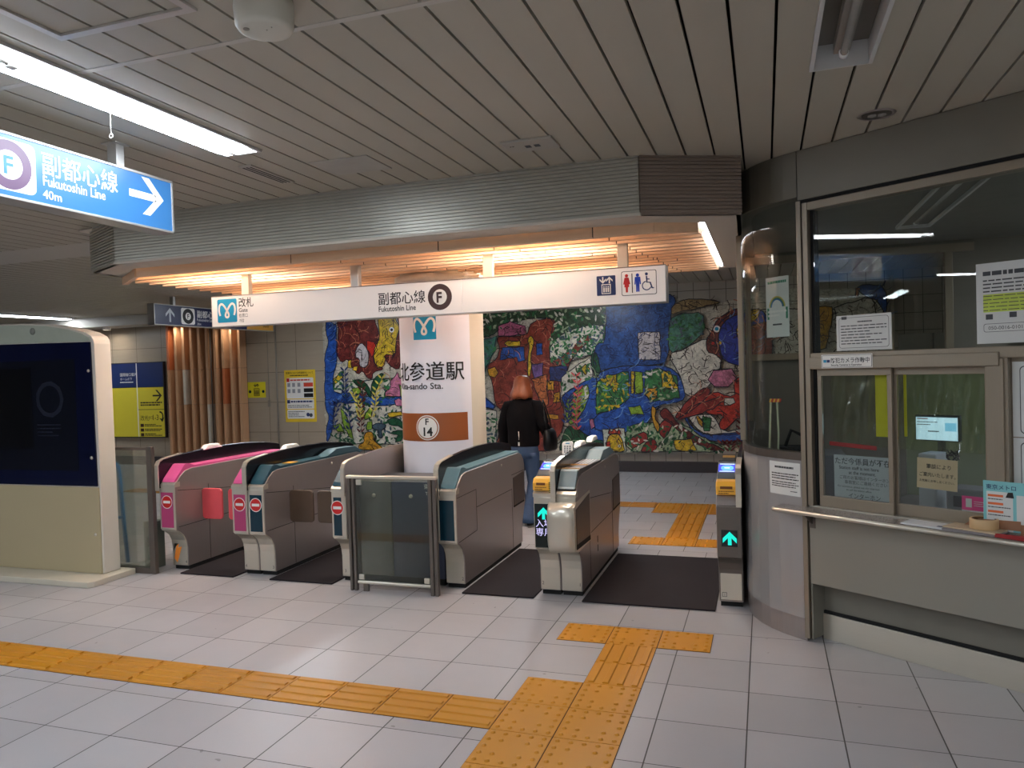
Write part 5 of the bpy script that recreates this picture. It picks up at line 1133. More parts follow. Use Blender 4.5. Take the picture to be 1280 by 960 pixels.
def office():
    t = thing('station_office', 'glass fronted station office with curved corner, counter shelf and sliding windows at the right', 'office', (.9, 5.6, 0))
    S1 = 3.2
    # fascia
    g = G(OFFF); bbox(g, .004, S1, -.08, .012, 2.555, 2.838); obj('fascia', g, t, .003)
    g = G(OFFF); sheet(g, CURVE, -.08, .010, 2.575, 2.838); sheet(g, [(-.146, 5.424), (-.146, BACKY)], -.08, .010, 2.575, 2.838); obj('curved_fascia', g, t)
    g = G(DARK); bbox(g, -.004, .004, -.08, .008, 2.56, 2.838); bbox(g, .004, S1, -.07, .004, 2.535, 2.555); obj('shadow_gap', g, t)
    # posts and transoms
    g = G(ALUD); bbox(g, -.008, .022, -.08, .014, .02, 2.55); bbox(g, .028, .060, -.08, .010, .80, 2.535); obj('corner_post', g, t, .003)
    g = G(DARK); bbox(g, .022, .028, -.07, .006, .8, 2.55); bbox(g, .062, .078, -.075, -.02, .82, 2.50); obj('post_groove', g, t)
    g = G(ALUD); bbox(g, .060, S1, -.08, .010, 2.49, 2.535); bbox(g, .060, S1, -.08, .008, 1.62, 1.675); bbox(g, .060, 1.02, -.08, .022, 1.583, 1.65); bbox(g, .956, 1.035, -.08, .012, .80, 1.62); bbox(g, 1.86, 1.93, -.08, .012, .80, 2.49); obj('transom', g, t, .004)
    g = G(glass('office_glass', (246, 249, 247), 1.5, refl=.62)); bbox(g, .078, 1.86, -.030, -.024, 1.675, 2.49); bbox(g, 1.93, S1, -.030, -.024, .82, 2.49); obj('upper_glass', g, t)
    # sliding windows
    for s0, s1, tt in ((.088, .505, -.012), (.495, .960, -.042)):
        g = G(ALUD); a = .024
        bbox(g, s0, s1, tt-.022, tt, 1.545, 1.583); bbox(g, s0, s1, tt-.022, tt, .80, .862); bbox(g, s0, s0+a, tt-.022, tt, .862, 1.545); bbox(g, s1-a, s1, tt-.022, tt, .862, 1.545)
        f = obj('sliding_window', g, t, .002); g = G(glass('window_glass', (246, 249, 247), 1.5)); bbox(g, s0+a, s1-a, tt-.013, tt-.008, .862, 1.545); obj('pane', g, f)
    g = G(DARK); bbox(g, .060, .088, -.08, -.03, .80, 1.583); obj('window_gap', g, t)
    g = G(ALUD); bbox(g, 1.035, 1.05, -.05, .0, .8, 1.62); bbox(g, 1.05, 1.86, -.06, -.05, .8, 1.62); obj('right_window_frame', g, t)
    # lower front
    g = G(OFFW); bbox(g, .030, S1, -.06, .004, .345, .80); bbox(g, .030, S1, -.145, -.06, .345, .36); obj('lower_panel', g, t, .003)
    g = G(mat('office_recess', (118, 114, 104), .45)); bbox(g, .022, S1, -.17, -.13, .16, .35); bbox(g, .030, .04, -.17, .0, .02, .35); obj('recess_panel', g, t)
    g = G(DARK); bbox(g, .04, S1, -.14, -.115, .148, .165); obj('recess_gap', g, t)
    g = G(STEELF); bbox(g, .04, S1, -.14, -.105, 0, .148); obj('kick_plate', g, t, .002)
    # curved corner
    side = [(-.146, 5.42), (-.146, BACKY)]
    g = G(mat('curved_panel_silver', (166, 164, 164), .30, metal=.35, var=.03)); sheet(g, CURVE, -.03, .004, .13, 1.055); sheet(g, side, -.03, .004, .13, 1.055); obj('curved_panel', g, t)
    g = G(STEELD); sheet(g, CURVE, -.05, .012, 1.055, 1.10); sheet(g, side, -.05, .012, 1.055, 1.10); obj('curved_sill', g, t)
    g = G(STEEL); sheet(g, CURVE, -.02, .0, 0, .13); sheet(g, side, -.02, .0, 0, .13); obj('curved_base', g, t)
    g = G(glass('curved_glass', (246, 249, 247), 1.5, refl=.55)); 
    fine = []
    for a, b in zip(CURVE[:-1], CURVE[1:]): fine += [(a[0]+(b[0]-a[0])*k/2, a[1]+(b[1]-a[1])*k/2) for k in range(2)]
    fine.append(CURVE[-1])
    for off in (-.004, -.012):
        vs = []
        for i, q in enumerate(fine):
            a = fine[max(i-1, 0)]; b = fine[min(i+1, len(fine)-1)]; dx, dy = b[0]-a[0], b[1]-a[1]; l = hypot(dx, dy); nx, ny = -dy/l, dx/l
            if nx+ny > 0: nx, ny = -nx, -ny
            vs += [(q[0]+nx*off, q[1]+ny*off, 1.10), (q[0]+nx*off, q[1]+ny*off, 2.575)]
        g.add(vs, [(2*i, 2*i+2, 2*i+3, 2*i+1) for i in range(len(fine)-1)], True)
    obj('curved_glass', g, t)
    g = G(glass('side_glass', (246, 249, 247), 1.5)); sheet(g, [(-.146, 5.44), (-.146, 6.3)], -.012, -.004, 1.10, 2.575); sheet(g, [(-.146, 6.34), (-.146, BACKY)], -.012, -.004, 1.10, 2.575); obj('side_glass', g, t)
    
    for q in ((-.17, -.13, 5.42, 5.44, 1.1, 2.575), (-.17, -.13, 6.3, 6.34, 1.1, 2.575), (-.17, -.11, BACKY-.05, BACKY+.02, 0, 2.84)):
        g = G(ALUD); g.box(*q); obj('side_post', g, t, .002)
    # rear of the office with its own windows
    g = G(mat('office_inner_wall', (120, 114, 104), .6)); g.box(-.146, 4.4, BACKY, BACKY+.04, 0, 1.66); g.box(1.47, 4.4, BACKY, BACKY+.04, 1.66, 2.84); g.box(-.146, 1.47, BACKY, BACKY+.04, 2.56, 2.84); obj('rear_wall', g, t)
    g = G(ALUD); g.box(-.146, 1.66, BACKY-.05, BACKY+.01, 2.50, 2.57); g.box(1.44, 1.50, BACKY-.05, BACKY, 1.66, 2.5); g.box(-.146, 1.5, BACKY-.03, BACKY, 1.64, 1.70); obj('rear_frame', g, t, .003)
    g = G(glass('rear_glass', (246, 249, 247), 1.5)); g.box(-.14, 1.44, BACKY+.01, BACKY+.016, 1.70, 2.5); obj('rear_glass', g, t)
    g = G(mat('office_ceiling', (124, 120, 112), .6)); g.xy([(.22, 4.76), (2.9, 3.05), (4.4, 3.6), (4.4, BACKY), (-.13, BACKY), (-.13, 5.45), (.0, 4.95)], 2.60, 2.62); obj('inner_ceiling', g, t)
    g = G(mat('office_right_wall', (110, 106, 96), .6)); g.box(4.4, 4.44, 2.4, BACKY, 0, 2.84); obj('right_wall', g, t)
    # counter shelf
    g = G(steel('counter_steel', (150, 144, 142), .28, (40, 40, 1)))
    ex = [(-.145, .010), (-.13, .118), (-.11, .135), (2.2, .135), (2.2, .0), (.02, .0), (-.05, -.0)]
    o1 = [bp(s, tt, 0) for s, tt in ex]; g.xy([(p[0], p[1]) for p in o1], .762, .790)
    c = obj('counter_shelf', g, t, .008)
    g = G(STEELF); P = [bp(-.13, .118, .776), bp(-.11, .137, .776), bp(2.2, .137, .776)]; g.tube(P, .012, 10); obj('edge_trim', g, c)
    g = G(STEELD); g.add([bp(.045, .004, .76), bp(.045, .10, .76), bp(.045, .004, .69), bp(.052, .004, .76), bp(.052, .10, .76), bp(.052, .004, .69)], [(0, 1, 2), (3, 5, 4), (0, 3, 4, 1), (1, 4, 5, 2), (0, 2, 5, 3)]); bbox(g, .03, .068, .004, .007, .67, .76); obj('bracket', g, c)
office()

def F_off(s, z, t=.002, out=True): return plane(bp(s, t, z), (DX, DY, 0), (0, 0, 1))
def sign_on_office():
    def note(name, label, cat, s0, s1, z0, z1, m, art=None, tt=-.023, th=.0012, tilt=0):
        t = thing(name, label, cat, bp((s0+s1)/2, tt, z0)); g = G(m); w, h = s1-s0, z1-z0
        ct, st = cos(tilt), sin(tilt)
        F0 = lambda u, v, q: bp(s0+u*ct-v*st, tt+th+q, z0+u*st+v*ct)
        v = [F0(a, b, q) for q in (-th, 0) for b in (0, h) for a in (0, w)]
        g.add(v, [(0, 2, 3, 1), (4, 5, 7, 6), (0, 1, 5, 4), (2, 6, 7, 3), (0, 4, 6, 2), (1, 3, 7, 5)]); obj('sheet', g, t)
        if art: A = Art(F0); art(A, w, h); A.done('print', t)
        return t
    def a_cam(A, w, h):
        A.rect(.004, w-.004, .004, h-.004, BLACK, .0006); A.rect(.006, w-.006, .006, h-.006, WHITE, .001)
        A.rect(.012, .030, h*.42, h*.62, TEALB, .0015); A.rect(.032, .050, h*.42, h*.62, NAVY, .0015); A.text('防犯カメラ作動中', .054, .030, .0315, BLACK, .0015, bold=.03, sx=.88); A.text('Security Cameras in Operation', .056, .012, .0145, BLACK, .0015, bold=.02, sx=.95)
    note('camera_notice', 'long white security camera notice on the frame above the sliding windows', 'notice', .137, .425, 1.588, 1.663, WHITE, a_cam, .0225)
    def a_letter(A, w, h):
        A.rrect(.014, w-.014, .014, h-.012, .015, PRINT, .0005); A.rrect(.016, w-.016, .016, h-.014, .014, PWHITE, .0010); A.rect(.03, .06, h-.022, h-.006, PRINT, .0015); A.bars(.12, .20, h-.045, h-.03, 1, PRINT, .0015, .5, 2); A.bars(.026, w-.026, .03, h-.05, 7, PRINT, .0015, .32, 3)
    note('framed_letter', 'white printed letter with rounded border taped inside the upper office glass', 'notice', .205, .508, 1.682, 1.876, PWHITE, a_letter)
    LG = mat('highlight_lime', (196, 214, 90), .6)
    def a_big(A, w, h):
        A.bars(.03, w-.02, h-.07, h-.03, 1, PRINT, .001, .5, 1); A.bars(.03, w-.02, h-.145, h-.075, 4, PRINT, .001, .35, 2); A.rect(.03, w-.02, h-.235, h-.15, LG, .0006); A.bars(.03, w-.02, h-.235, h-.15, 5, PRINT, .0012, .2, 5)
        A.rrect(.03, w-.02, .055, .095, .01, PRINT, .0006); A.rrect(.032, w-.022, .057, .093, .009, PWHITE, .001); A.text('050-0016-0101', .05, .066, .024, PRINT, .0015); A.rect(.04, .07, .115, .14, PRINT, .001); A.rect(.14, .17, .12, .145, PRINT, .001)
    note('large_notice', 'large white printed notice with a lime highlighted block in the upper office glass, right edge', 'notice', .915, 1.26, 1.690, 2.075, PWHITE, a_big)
    # interphone notice behind the left window
    def a_int(A, w, h):
        A.text('ただ今係員が不在', .004, h-.048, .0405, BLACK, .001, bold=.012, sx=.97); A.text('Station staff is not here', .030, h-.078, .0255, BLACK, .001, bold=.012, sx=.93); A.text('at the moment.', .085, h-.104, .0255, BLACK, .001, bold=.012, sx=.95)
        A.text('ご用のお客様はインターホン', .030, h-.132, .0222, BLACK, .001, sx=.98); A.text('事務室にご連絡ください', .060, h-.158, .0222, BLACK, .001, sx=.98); A.text('For assistance, please use the intercom', .020, h-.180, .0155, BLACK, .001, sx=.96); A.text('to call the station office.', .07, h-.198, .0155, BLACK, .001, sx=.95)
        A.text('インターホン', .08, h-.236, .032, BLACK, .001, sx=.95); A.text('Intercom', .125, h-.258, .016, BLACK, .001)
    note('interphone_notice', 'grey white staff absence notice with large text behind the left sliding window', 'notice', .165, .494, .815, 1.10, mat('notice_grey_white', (176, 182, 184), .5), a_int, -.0375)
    def a_tan(A, w, h):
        A.text('筆談により', .045, h-.050, .026, BLACK, .001, bold=.02, sx=.95); A.text('ご案内いたします。', .010, h-.093, .024, BLACK, .001, bold=.02, sx=.88); A.text('お気軽にお申し出ください。', .012, h-.122, .0145, BLACK, .001, bold=.02, sx=.95)
    note('beige_card', 'beige card with black writing inside the right sliding window', 'notice', .607, .802, .958, 1.115, mat('card_beige', (214, 194, 156), .55), a_tan, -.053, tilt=-.03)
    PK = mat('card_pink', (224, 70, 140), .5)
    def a_pk(A, w, h): A.rect(0, w, 0, .03, PWHITE, .0008); A.rect(.018, .045, .045, h-.012, PWHITE, .0008); A.bars(.055, w-.01, .05, h-.02, 3, PWHITE, .0008, .3, 4)
    note('pink_card', 'small pink and white card in the lower right corner of the right sliding window', 'card', .822, .930, .838, .938, PK, a_pk, -.053)
    TQ = mat('leaflet_aqua', (130, 196, 200), .5); OR = mat('leaflet_orange', (226, 110, 60), .5)
    def a_tq(A, w, h):
        A.text('東京メトロ', .012, h-.038, .026, NAVY, .001, bold=.03); A.rect(.014, .125, .0, h-.05, PWHITE, .0008)
        for k in range(3): A.rect(.02, .085, h-.075-.038*k, h-.064-.038*k, OR, .0012); A.bars(.02, .115, h-.092-.038*k, h-.08-.038*k, 1, PRINT, .0012, .4, k)
        A.poly([(.095, h-.075), (.105, h-.05), (.125, h-.048), (.13, h-.075)], BLACK, .0015); A.rect(.14, w-.01, .02, h-.06, PWHITE, .0008)
    note('aqua_leaflet', 'aqua printed leaflet with orange blocks on the post right of the sliding windows', 'leaflet', .943, 1.20, .800, 1.035, TQ, a_tq, .014)
    def a_n(ch):
        def f(A, w, h):
            A.rrect(.03, .30, .015, h-.02, .02, PRINT, .0005); A.rrect(.034, .30, .019, h-.024, .018, PWHITE, .001); A.rrect(.050, .115, h-.115, h-.045, .012, BLACK, .0015); A.rrect(.054, .111, h-.111, h-.049, .010, PWHITE, .002); A.text(ch[0], .068, h-.100, .052, BLACK, .0025, bold=.03)
            for k, c in enumerate(ch[1:]): A.text(c, .052, h-.185-.07*k, .060, BLACK, .0015, bold=.02)
        return f
    note('window_notice', 'white notice numbered 1 with upright lettering in the right hand office window, upper', 'notice', 1.055, 1.30, 1.245, 1.60, PWHITE, a_n('1渋橋元'), -.045)
    note('window_notice', 'white notice numbered 2 with upright lettering in the right hand office window, lower', 'notice', 1.055, 1.30, .90, 1.24, PWHITE, a_n('2新小館'), -.045)
    # on the curved corner
    def curved(name, label, d0, d1, z0, z1, off, m, art):
        pts = [CURVE[0]]; L = [0]
        P = CURVE; acc = [0]
        for a, b in zip(P, P[1:]): acc.append(acc[-1]+hypot(b[0]-a[0], b[1]-a[1]))
        def F(u, v, w):
            d = d1-u
            i = 0
            while i < len(acc)-2 and acc[i+1] < d: i += 1
            k = (d-acc[i])/(acc[i+1]-acc[i]); a, b = P[i], P[i+1]; dx, dy = b[0]-a[0], b[1]-a[1]; l = hypot(dx, dy); nx, ny = -dy/l, dx/l
            if nx+ny > 0: nx, ny = -nx, -ny
            return (a[0]+dx*k+nx*(off+w), a[1]+dy*k+ny*(off+w), z0+v)
        q = F((d1-d0)/2, 0, 0); t = thing(name, label, 'notice', q); W = d1-d0; A = Art(F); n = 8
        for k in range(n): A.rect(W*k/n, W*(k+1)/n, 0, z1-z0, m, .001, .001)
        A.done('sheet', t); A = Art(F); art(A, W, z1-z0); A.done('print', t)
    def a_c1(A, w, h): A.bars(w*.2, w*.8, h*.78, h*.9, 1, PRINT, .002, .5, 3); A.bars(w*.08, w*.95, h*.45, h*.68, 3, BLACK, .002, .4, 4); A.bars(w*.08, w*.95, h*.22, h*.42, 3, BLACK, .002, .4, 5); A.bars(w*.7, w*.9, .02, .03, 1, PRINT, .002)
    curved('corner_notice', 'white printed sheet on the curved silver panel below the corner glass', .02, .245, .84, 1.035, .006, PWHITE, a_c1)
    def a_c2(A, w, h):
        for r, c in ((.062, (200, 180, 90)), (.054, (90, 130, 90)), (.046, (50, 110, 170))):
            A.stroke([(w*.5+r*cos(radians(a)), h*.50+r*sin(radians(a))) for a in range(0, 181, 12)], .008, mat('rainbow_%d' % int(r*1000), c, .5), .002)
        A.rect(w*.06, w*.94, h*.30, h*.49, mat('notice_green', (40, 130, 100), .5), .002); A.bars(w*.1, w*.9, h*.33, h*.46, 2, WHITE, .003, .5, 2); A.bars(w*.1, w*.9, h*.88, h*.95, 1, mat('notice_green', (40, 130, 100), .5), .002, .6, 1); A.bars(w*.3, w*.7, h*.18, h*.24, 1, PRINT, .002)
    curved('rainbow_notice', 'white notice with a rainbow arch and green band inside the curved corner glass', .085, .27, 1.78, 2.14, -.018, PWHITE, a_c2)
    # red and yellow tape tag inside corner
    t = thing('tape_tag', 'red and yellow striped tag with hanging pale ribbons inside the curved corner glass', 'tag', (.10, 5.0, 1.3)); g = G(mat('tag_red', (200, 60, 40), .5)); F = plane((.02, 5.00, 1.38), (.8, -.3, 0), (0, 0, 1))
    A = Art(F); 
    for k in range(6): A.poly([(.012*k, 0), (.012*k+.012, 0), (.012*k+.018, .022), (.012*k+.006, .022)], mat('tag_red', (200, 60, 40), .5) if k % 2 else YEL, .002, .003)
    A.done('band', t); A = Art(F); A.stroke([(.01, 0), (.0, -.2), (-.01, -.42)], .012, mat('ribbon_pale', (190, 192, 160), .5), .001); A.stroke([(.05, 0), (.055, -.2), (.045, -.40)], .012, mat('ribbon_pale', (190, 192, 160), .5), .001); A.done('ribbon', t)
sign_on_office()

def counter_items():
    zc = .790
    def pile(name, label, cat, s0, s1, t0, t1, z0, z1, m, rot=0, bev=.001):
        g = G(m); cs, ct = (s0+s1)/2, (t0+t1)/2; P = []
        for a, b in ((s0, t0), (s1, t0), (s1, t1), (s0, t1)):
            u, v = a-cs, b-ct; P.append(bp(cs+u*cos(rot)-v*sin(rot), ct+u*sin(rot)+v*cos(rot), 0)[:2])
        g.xy(P, z0, z1); return tag(obj(name, g, bevel=bev), label, cat)
    o = pile('magazine', 'white magazine with a dark print corner lying on the counter shelf', 'magazine', .60, .86, -.0, .125, zc, zc+.008, mat('magazine_white', (206, 208, 212), .5), .04)
    g = G(mat('magazine_print', (50, 60, 90), .5)); q = bp(.80, .095, zc+.0085); g.obox(q, (DX, DY, 0), (NX, NY, 0), (0, 0, 1), .035, .012, .0006); obj('cover_print', g, o)
    pile('magazine', 'grey edged magazine pile under the wooden ring on the counter shelf', 'magazine', .80, 1.05, .005, .135, zc, zc+.012, mat('magazine_grey', (130, 122, 124), .5), -.05)
    pile('paper_stack', 'buff paper sheets on the grey magazine pile under the wooden ring', 'paper', .80, 1.04, .0, .125, zc+.012, zc+.018, mat('paper_buff', (196, 176, 148), .6), .10)
    c = bp(.955, .045, zc+.018); t = thing('tape_ring', 'thick cream ring shaped tape roll on the papers of the counter shelf', 'tape roll', c)
    g = G(mat('ring_cream', (206, 172, 128), .5, var=.05)); g.lathe(c, [(.052, 0), (.060, 0), (.061, .003), (.061, .045), (.059, .048), (.053, .048), (.051, .045), (.051, .002), (.052, 0)], 40); obj('roll', g, t)
    g = G(mat('ring_core', (120, 84, 54), .6)); g.lathe(c, [(.0505, .002), (.0505, .047), (.046, .047), (.046, .002), (.0505, .002)], 32); obj('core', g, t)
    t = thing('cardboard_tray', 'open brown cardboard tray at the right end of the counter shelf', 'tray', bp(1.15, .03, zc)); CB = mat('cardboard', (150, 106, 78), .65, var=.08)
    g = G(CB); bbox(g, 1.10, 1.5, .016, .11, zc, zc+.004); bbox(g, 1.10, 1.5, .016, .020, zc, zc+.05); obj('base', g, t)
    g = G(CB); g.add([bp(.86, .02, zc+.02), bp(1.10, .02, zc+.02), bp(1.10, .016, zc+.065), bp(.90, .014, zc+.055), bp(.86, .023, zc+.02), bp(1.10, .023, zc+.02), bp(1.10, .019, zc+.065), bp(.90, .017, zc+.055)], [(0, 1, 2, 3), (4, 7, 6, 5), (0, 4, 5, 1), (1, 5, 6, 2), (2, 6, 7, 3), (3, 7, 4, 0)]); obj('flap', g, t)
    g = G(mat('booklet_red', (150, 30, 34), .5)); g.xy([bp(*p, 0)[:2] for p in ((1.03, .135), (1.12, .115), (1.35, .114), (1.35, .145))], zc+.001, zc+.02); tag(obj('red_booklet', g, bevel=.001), 'dark red booklet at the far right front of the counter shelf', 'booklet')
counter_items()

def vinyl():
    k = N('vinyl_painted_haze'); t = k.n('ShaderNodeBsdfTransparent'); t.inputs[0].default_value = lin((244, 248, 232))
    g = k.n('ShaderNodeBsdfGlossy'); g.inputs['Roughness'].default_value = .09; d = k.n('ShaderNodeBsdfDiffuse'); d.inputs[0].default_value = lin((196, 204, 150))
    f = k.n('ShaderNodeFresnel'); f.inputs[0].default_value = 1.6
    a = k.n('ShaderNodeMixShader'); k.l(k.math('MULTIPLY', f.outputs[0], 1.6), a.inputs[0]); k.l(t.outputs[0], a.inputs[1]); k.l(g.outputs[0], a.inputs[2])
    nz = k.noise(7, 4, stretch=(1, 1, .35)); h = k.math('MULTIPLY', k.math('SUBTRACT', nz, .42), .9); h = k.math('MAXIMUM', h, .03)  # noise patches paint yellow-green reflections and haze onto the vinyl
    b = k.n('ShaderNodeMixShader'); k.l(h, b.inputs[0]); k.l(a.outputs[0], b.inputs[1]); k.l(d.outputs[0], b.inputs[2]); k.l(b.outputs[0], k.out.inputs[0]); return k.m
def office_inside():
    t = thing('office_desk', 'dark desk inside the office behind the sliding windows', 'desk', (1.2, 5.3, 0)); g = G(mat('desk_grey', (74, 72, 72), .5)); g.xy([bp(*p, 0)[:2] for p in ((.1, -.45), (2.4, -.45), (2.4, -1.1), (.1, -1.1))], .70, .73); obj('desktop', g, t, .003)
    g = G(mat('desk_side', (60, 58, 58), .5))
    for s in (.12, 1.2, 2.3): bbox(g, s, s+.03, -1.08, -.5, 0, .70)
    obj('leg', g, t)
    t = thing('monitor', 'computer monitor with a bright pale blue screen inside the office', 'monitor', bp(.45, -.75, .73))
    g = G(mat('monitor_black', (20, 20, 22), .4)); bbox(g, .33, .575, -.72, -.68, 1.135, 1.29); bbox(g, .44, .47, -.76, -.72, .74, 1.2); bbox(g, .36, .55, -.82, -.66, .73, .745); obj('case', g, t, .003)
    F0 = plane(bp(.337, -.679, 1.142), (DX, DY, 0), (0, 0, 1)); F = lambda a, b, w: F0(a*.68, b*.69, w); A = Art(F); A.rect(0, .34, 0, .205, mat('screen_pale_blue', (190, 220, 240), .3, emit=((170, 205, 235), .42)), .001); A.rect(.0, .34, .195, .205, mat('screen_bar', (40, 60, 90), .4), .002); A.rect(.01, .10, .178, .186, RED, .002); A.bars(.01, .18, .12, .165, 2, PRINT, .002, .3, 2); A.rect(.24, .33, .08, .15, mat('screen_cyan', (150, 205, 235), .3, emit=((110, 180, 225), .35)), .002); A.bars(.10, .20, .05, .10, 1, PRINT, .002, .2, 5); A.done('screen', t)
    t = thing('office_printer', 'dark grey office machine on the desk behind the pink card', 'machine', bp(.80, -.55, .73)); g = G(mat('machine_grey', (120, 120, 124), .5)); bbox(g, .58, .98, -.66, -.47, .731, .90); obj('case', g, t, .01); g = G(DARK); bbox(g, .62, .94, -.47, -.466, .80, .86); obj('tray_slot', g, t)
    t = thing('telephone', 'pale desk phone with coiled cord behind the beige card', 'telephone', bp(.60, -.52, .731)); g = G(mat('phone_grey', (176, 180, 186), .45)); bbox(g, .42, .52, -.66, -.50, .731, 1.08); obj('body', g, t, .01); g = G(BLACK); g.tube([bp(.62+.035*cos(a*.9), -.47, 1.06+.02*sin(a*2.2)+.002*a) for a in range(24)], .004, 6); obj('cord', g, t)
    g = G(mat('sheet_yellow', (226, 216, 40), .5, emit=None)); bbox(g, .395, .470, -.064, -.062, 1.21, 1.545); tag(obj('yellow_sheet', g), 'bright yellow hanging sheet behind the joint of the two sliding windows', 'sheet')
    g = G(mat('sheet_yellow', (226, 216, 40), .5)); bbox(g, .532, .546, -.094, -.090, 1.215, 1.545); tag(obj('yellow_strip', g), 'narrow yellow strip at the left edge of the right sliding window', 'sheet')
    g = G(mat('tape_red', (190, 40, 40), .45)); q = bp(.262, -.062, 1.152); g.obox(q, (DX, DY, -.05), (NX, NY, 0), (0, 0, 1), .135, .006, .012); tag(obj('red_tube', g, bevel=.005), 'red padded strip above the staff absence notice in the left window', 'strip')
    # hanging clear vinyl curtain with folds
    VN = vinyl(); g = G(VN); n = 60; vs = []
    for j in range(9):
        for i in range(n+1):
            s = .10+.88*i/n; z = 1.56-.42*j/8; vs.append(bp(s, -.16+.020*sin(i*.9+j*.5)+.012*sin(i*.37+j*1.1)+.006*sin(i*2.1+j*1.7), z))
    g.add(vs, [(j*(n+1)+i, j*(n+1)+i+1, (j+1)*(n+1)+i+1, (j+1)*(n+1)+i) for j in range(8) for i in range(n)], True)
    tag(obj('vinyl_curtain', g), 'clear wrinkled vinyl sheet hanging behind the sliding windows', 'curtain')
    g = G(mat('locker_grey', (140, 144, 148), .45)); g.box(2.2, 4.0, 6.7, 7.18, 0, 1.9); l = tag(obj('steel_locker', g, bevel=.004), 'grey steel locker row along the back of the office', 'locker')
    g = G(mat('tint_panel_green', (112, 120, 92), .6)); g.box(.98, 2.3, 6.2, 6.23, 0, 1.60); tag(obj('tint_panel', g), 'olive panel added for green light inside the office behind the monitor', 'tint_panel')  # panel added to give the greenish light behind the windows
    t = thing('desk_lamp_arm', 'black jointed desk device seen through the curved corner glass', 'desk device', (.25, 5.6, .9)); g = G(DARK); g.tube([(.12, 5.5, 1.05), (.16, 5.5, 1.16), (.24, 5.5, 1.12)], .012, 8); g.box(.08, .26, 5.45, 5.6, 1.00, 1.05); obj('arm', g, t); g = G(mat('shelf_grey', (90, 92, 96), .5)); g.box(-.05, .5, 5.4, 5.8, 0, 1.0); obj('stand', g, t, .004)
    t = trough('ceiling_light', 'slim unlit ceiling light inside the office seen through the upper glass', .95, 1.15, 4.6, 6.2, False, [(4.65, 6.15)], z=2.59)
    w = thing('wall_panel_box', 'pale service cabinet on the wall beyond the office, right of the mural', 'cabinet', (2.3, 11.5, 1.2)); g = G(mat('service_box', (150, 148, 142), .5)); [g.box(1.75+.42*k, 2.15+.42*k, 11.48, 11.6, 1.2, 1.95) for k in range(3)]; obj('door', g, w, .004)
    g = G(STEELF); g.tube([(1.68, 11.55, .2), (1.68, 11.55, 2.75)], .025, 10); tag(obj('wall_conduit', g), 'bright vertical pipe at the right end of the mural seen through the office glass', 'pipe')
    trough('ceiling_light', 'hidden light added to brighten the office, deep inside at the right', 3.2, 3.42, 4.6, 6.4, True, E=E_OFFICE, z=2.59)  # out-of-sight lamp, added only to brighten the office interior
office_inside()

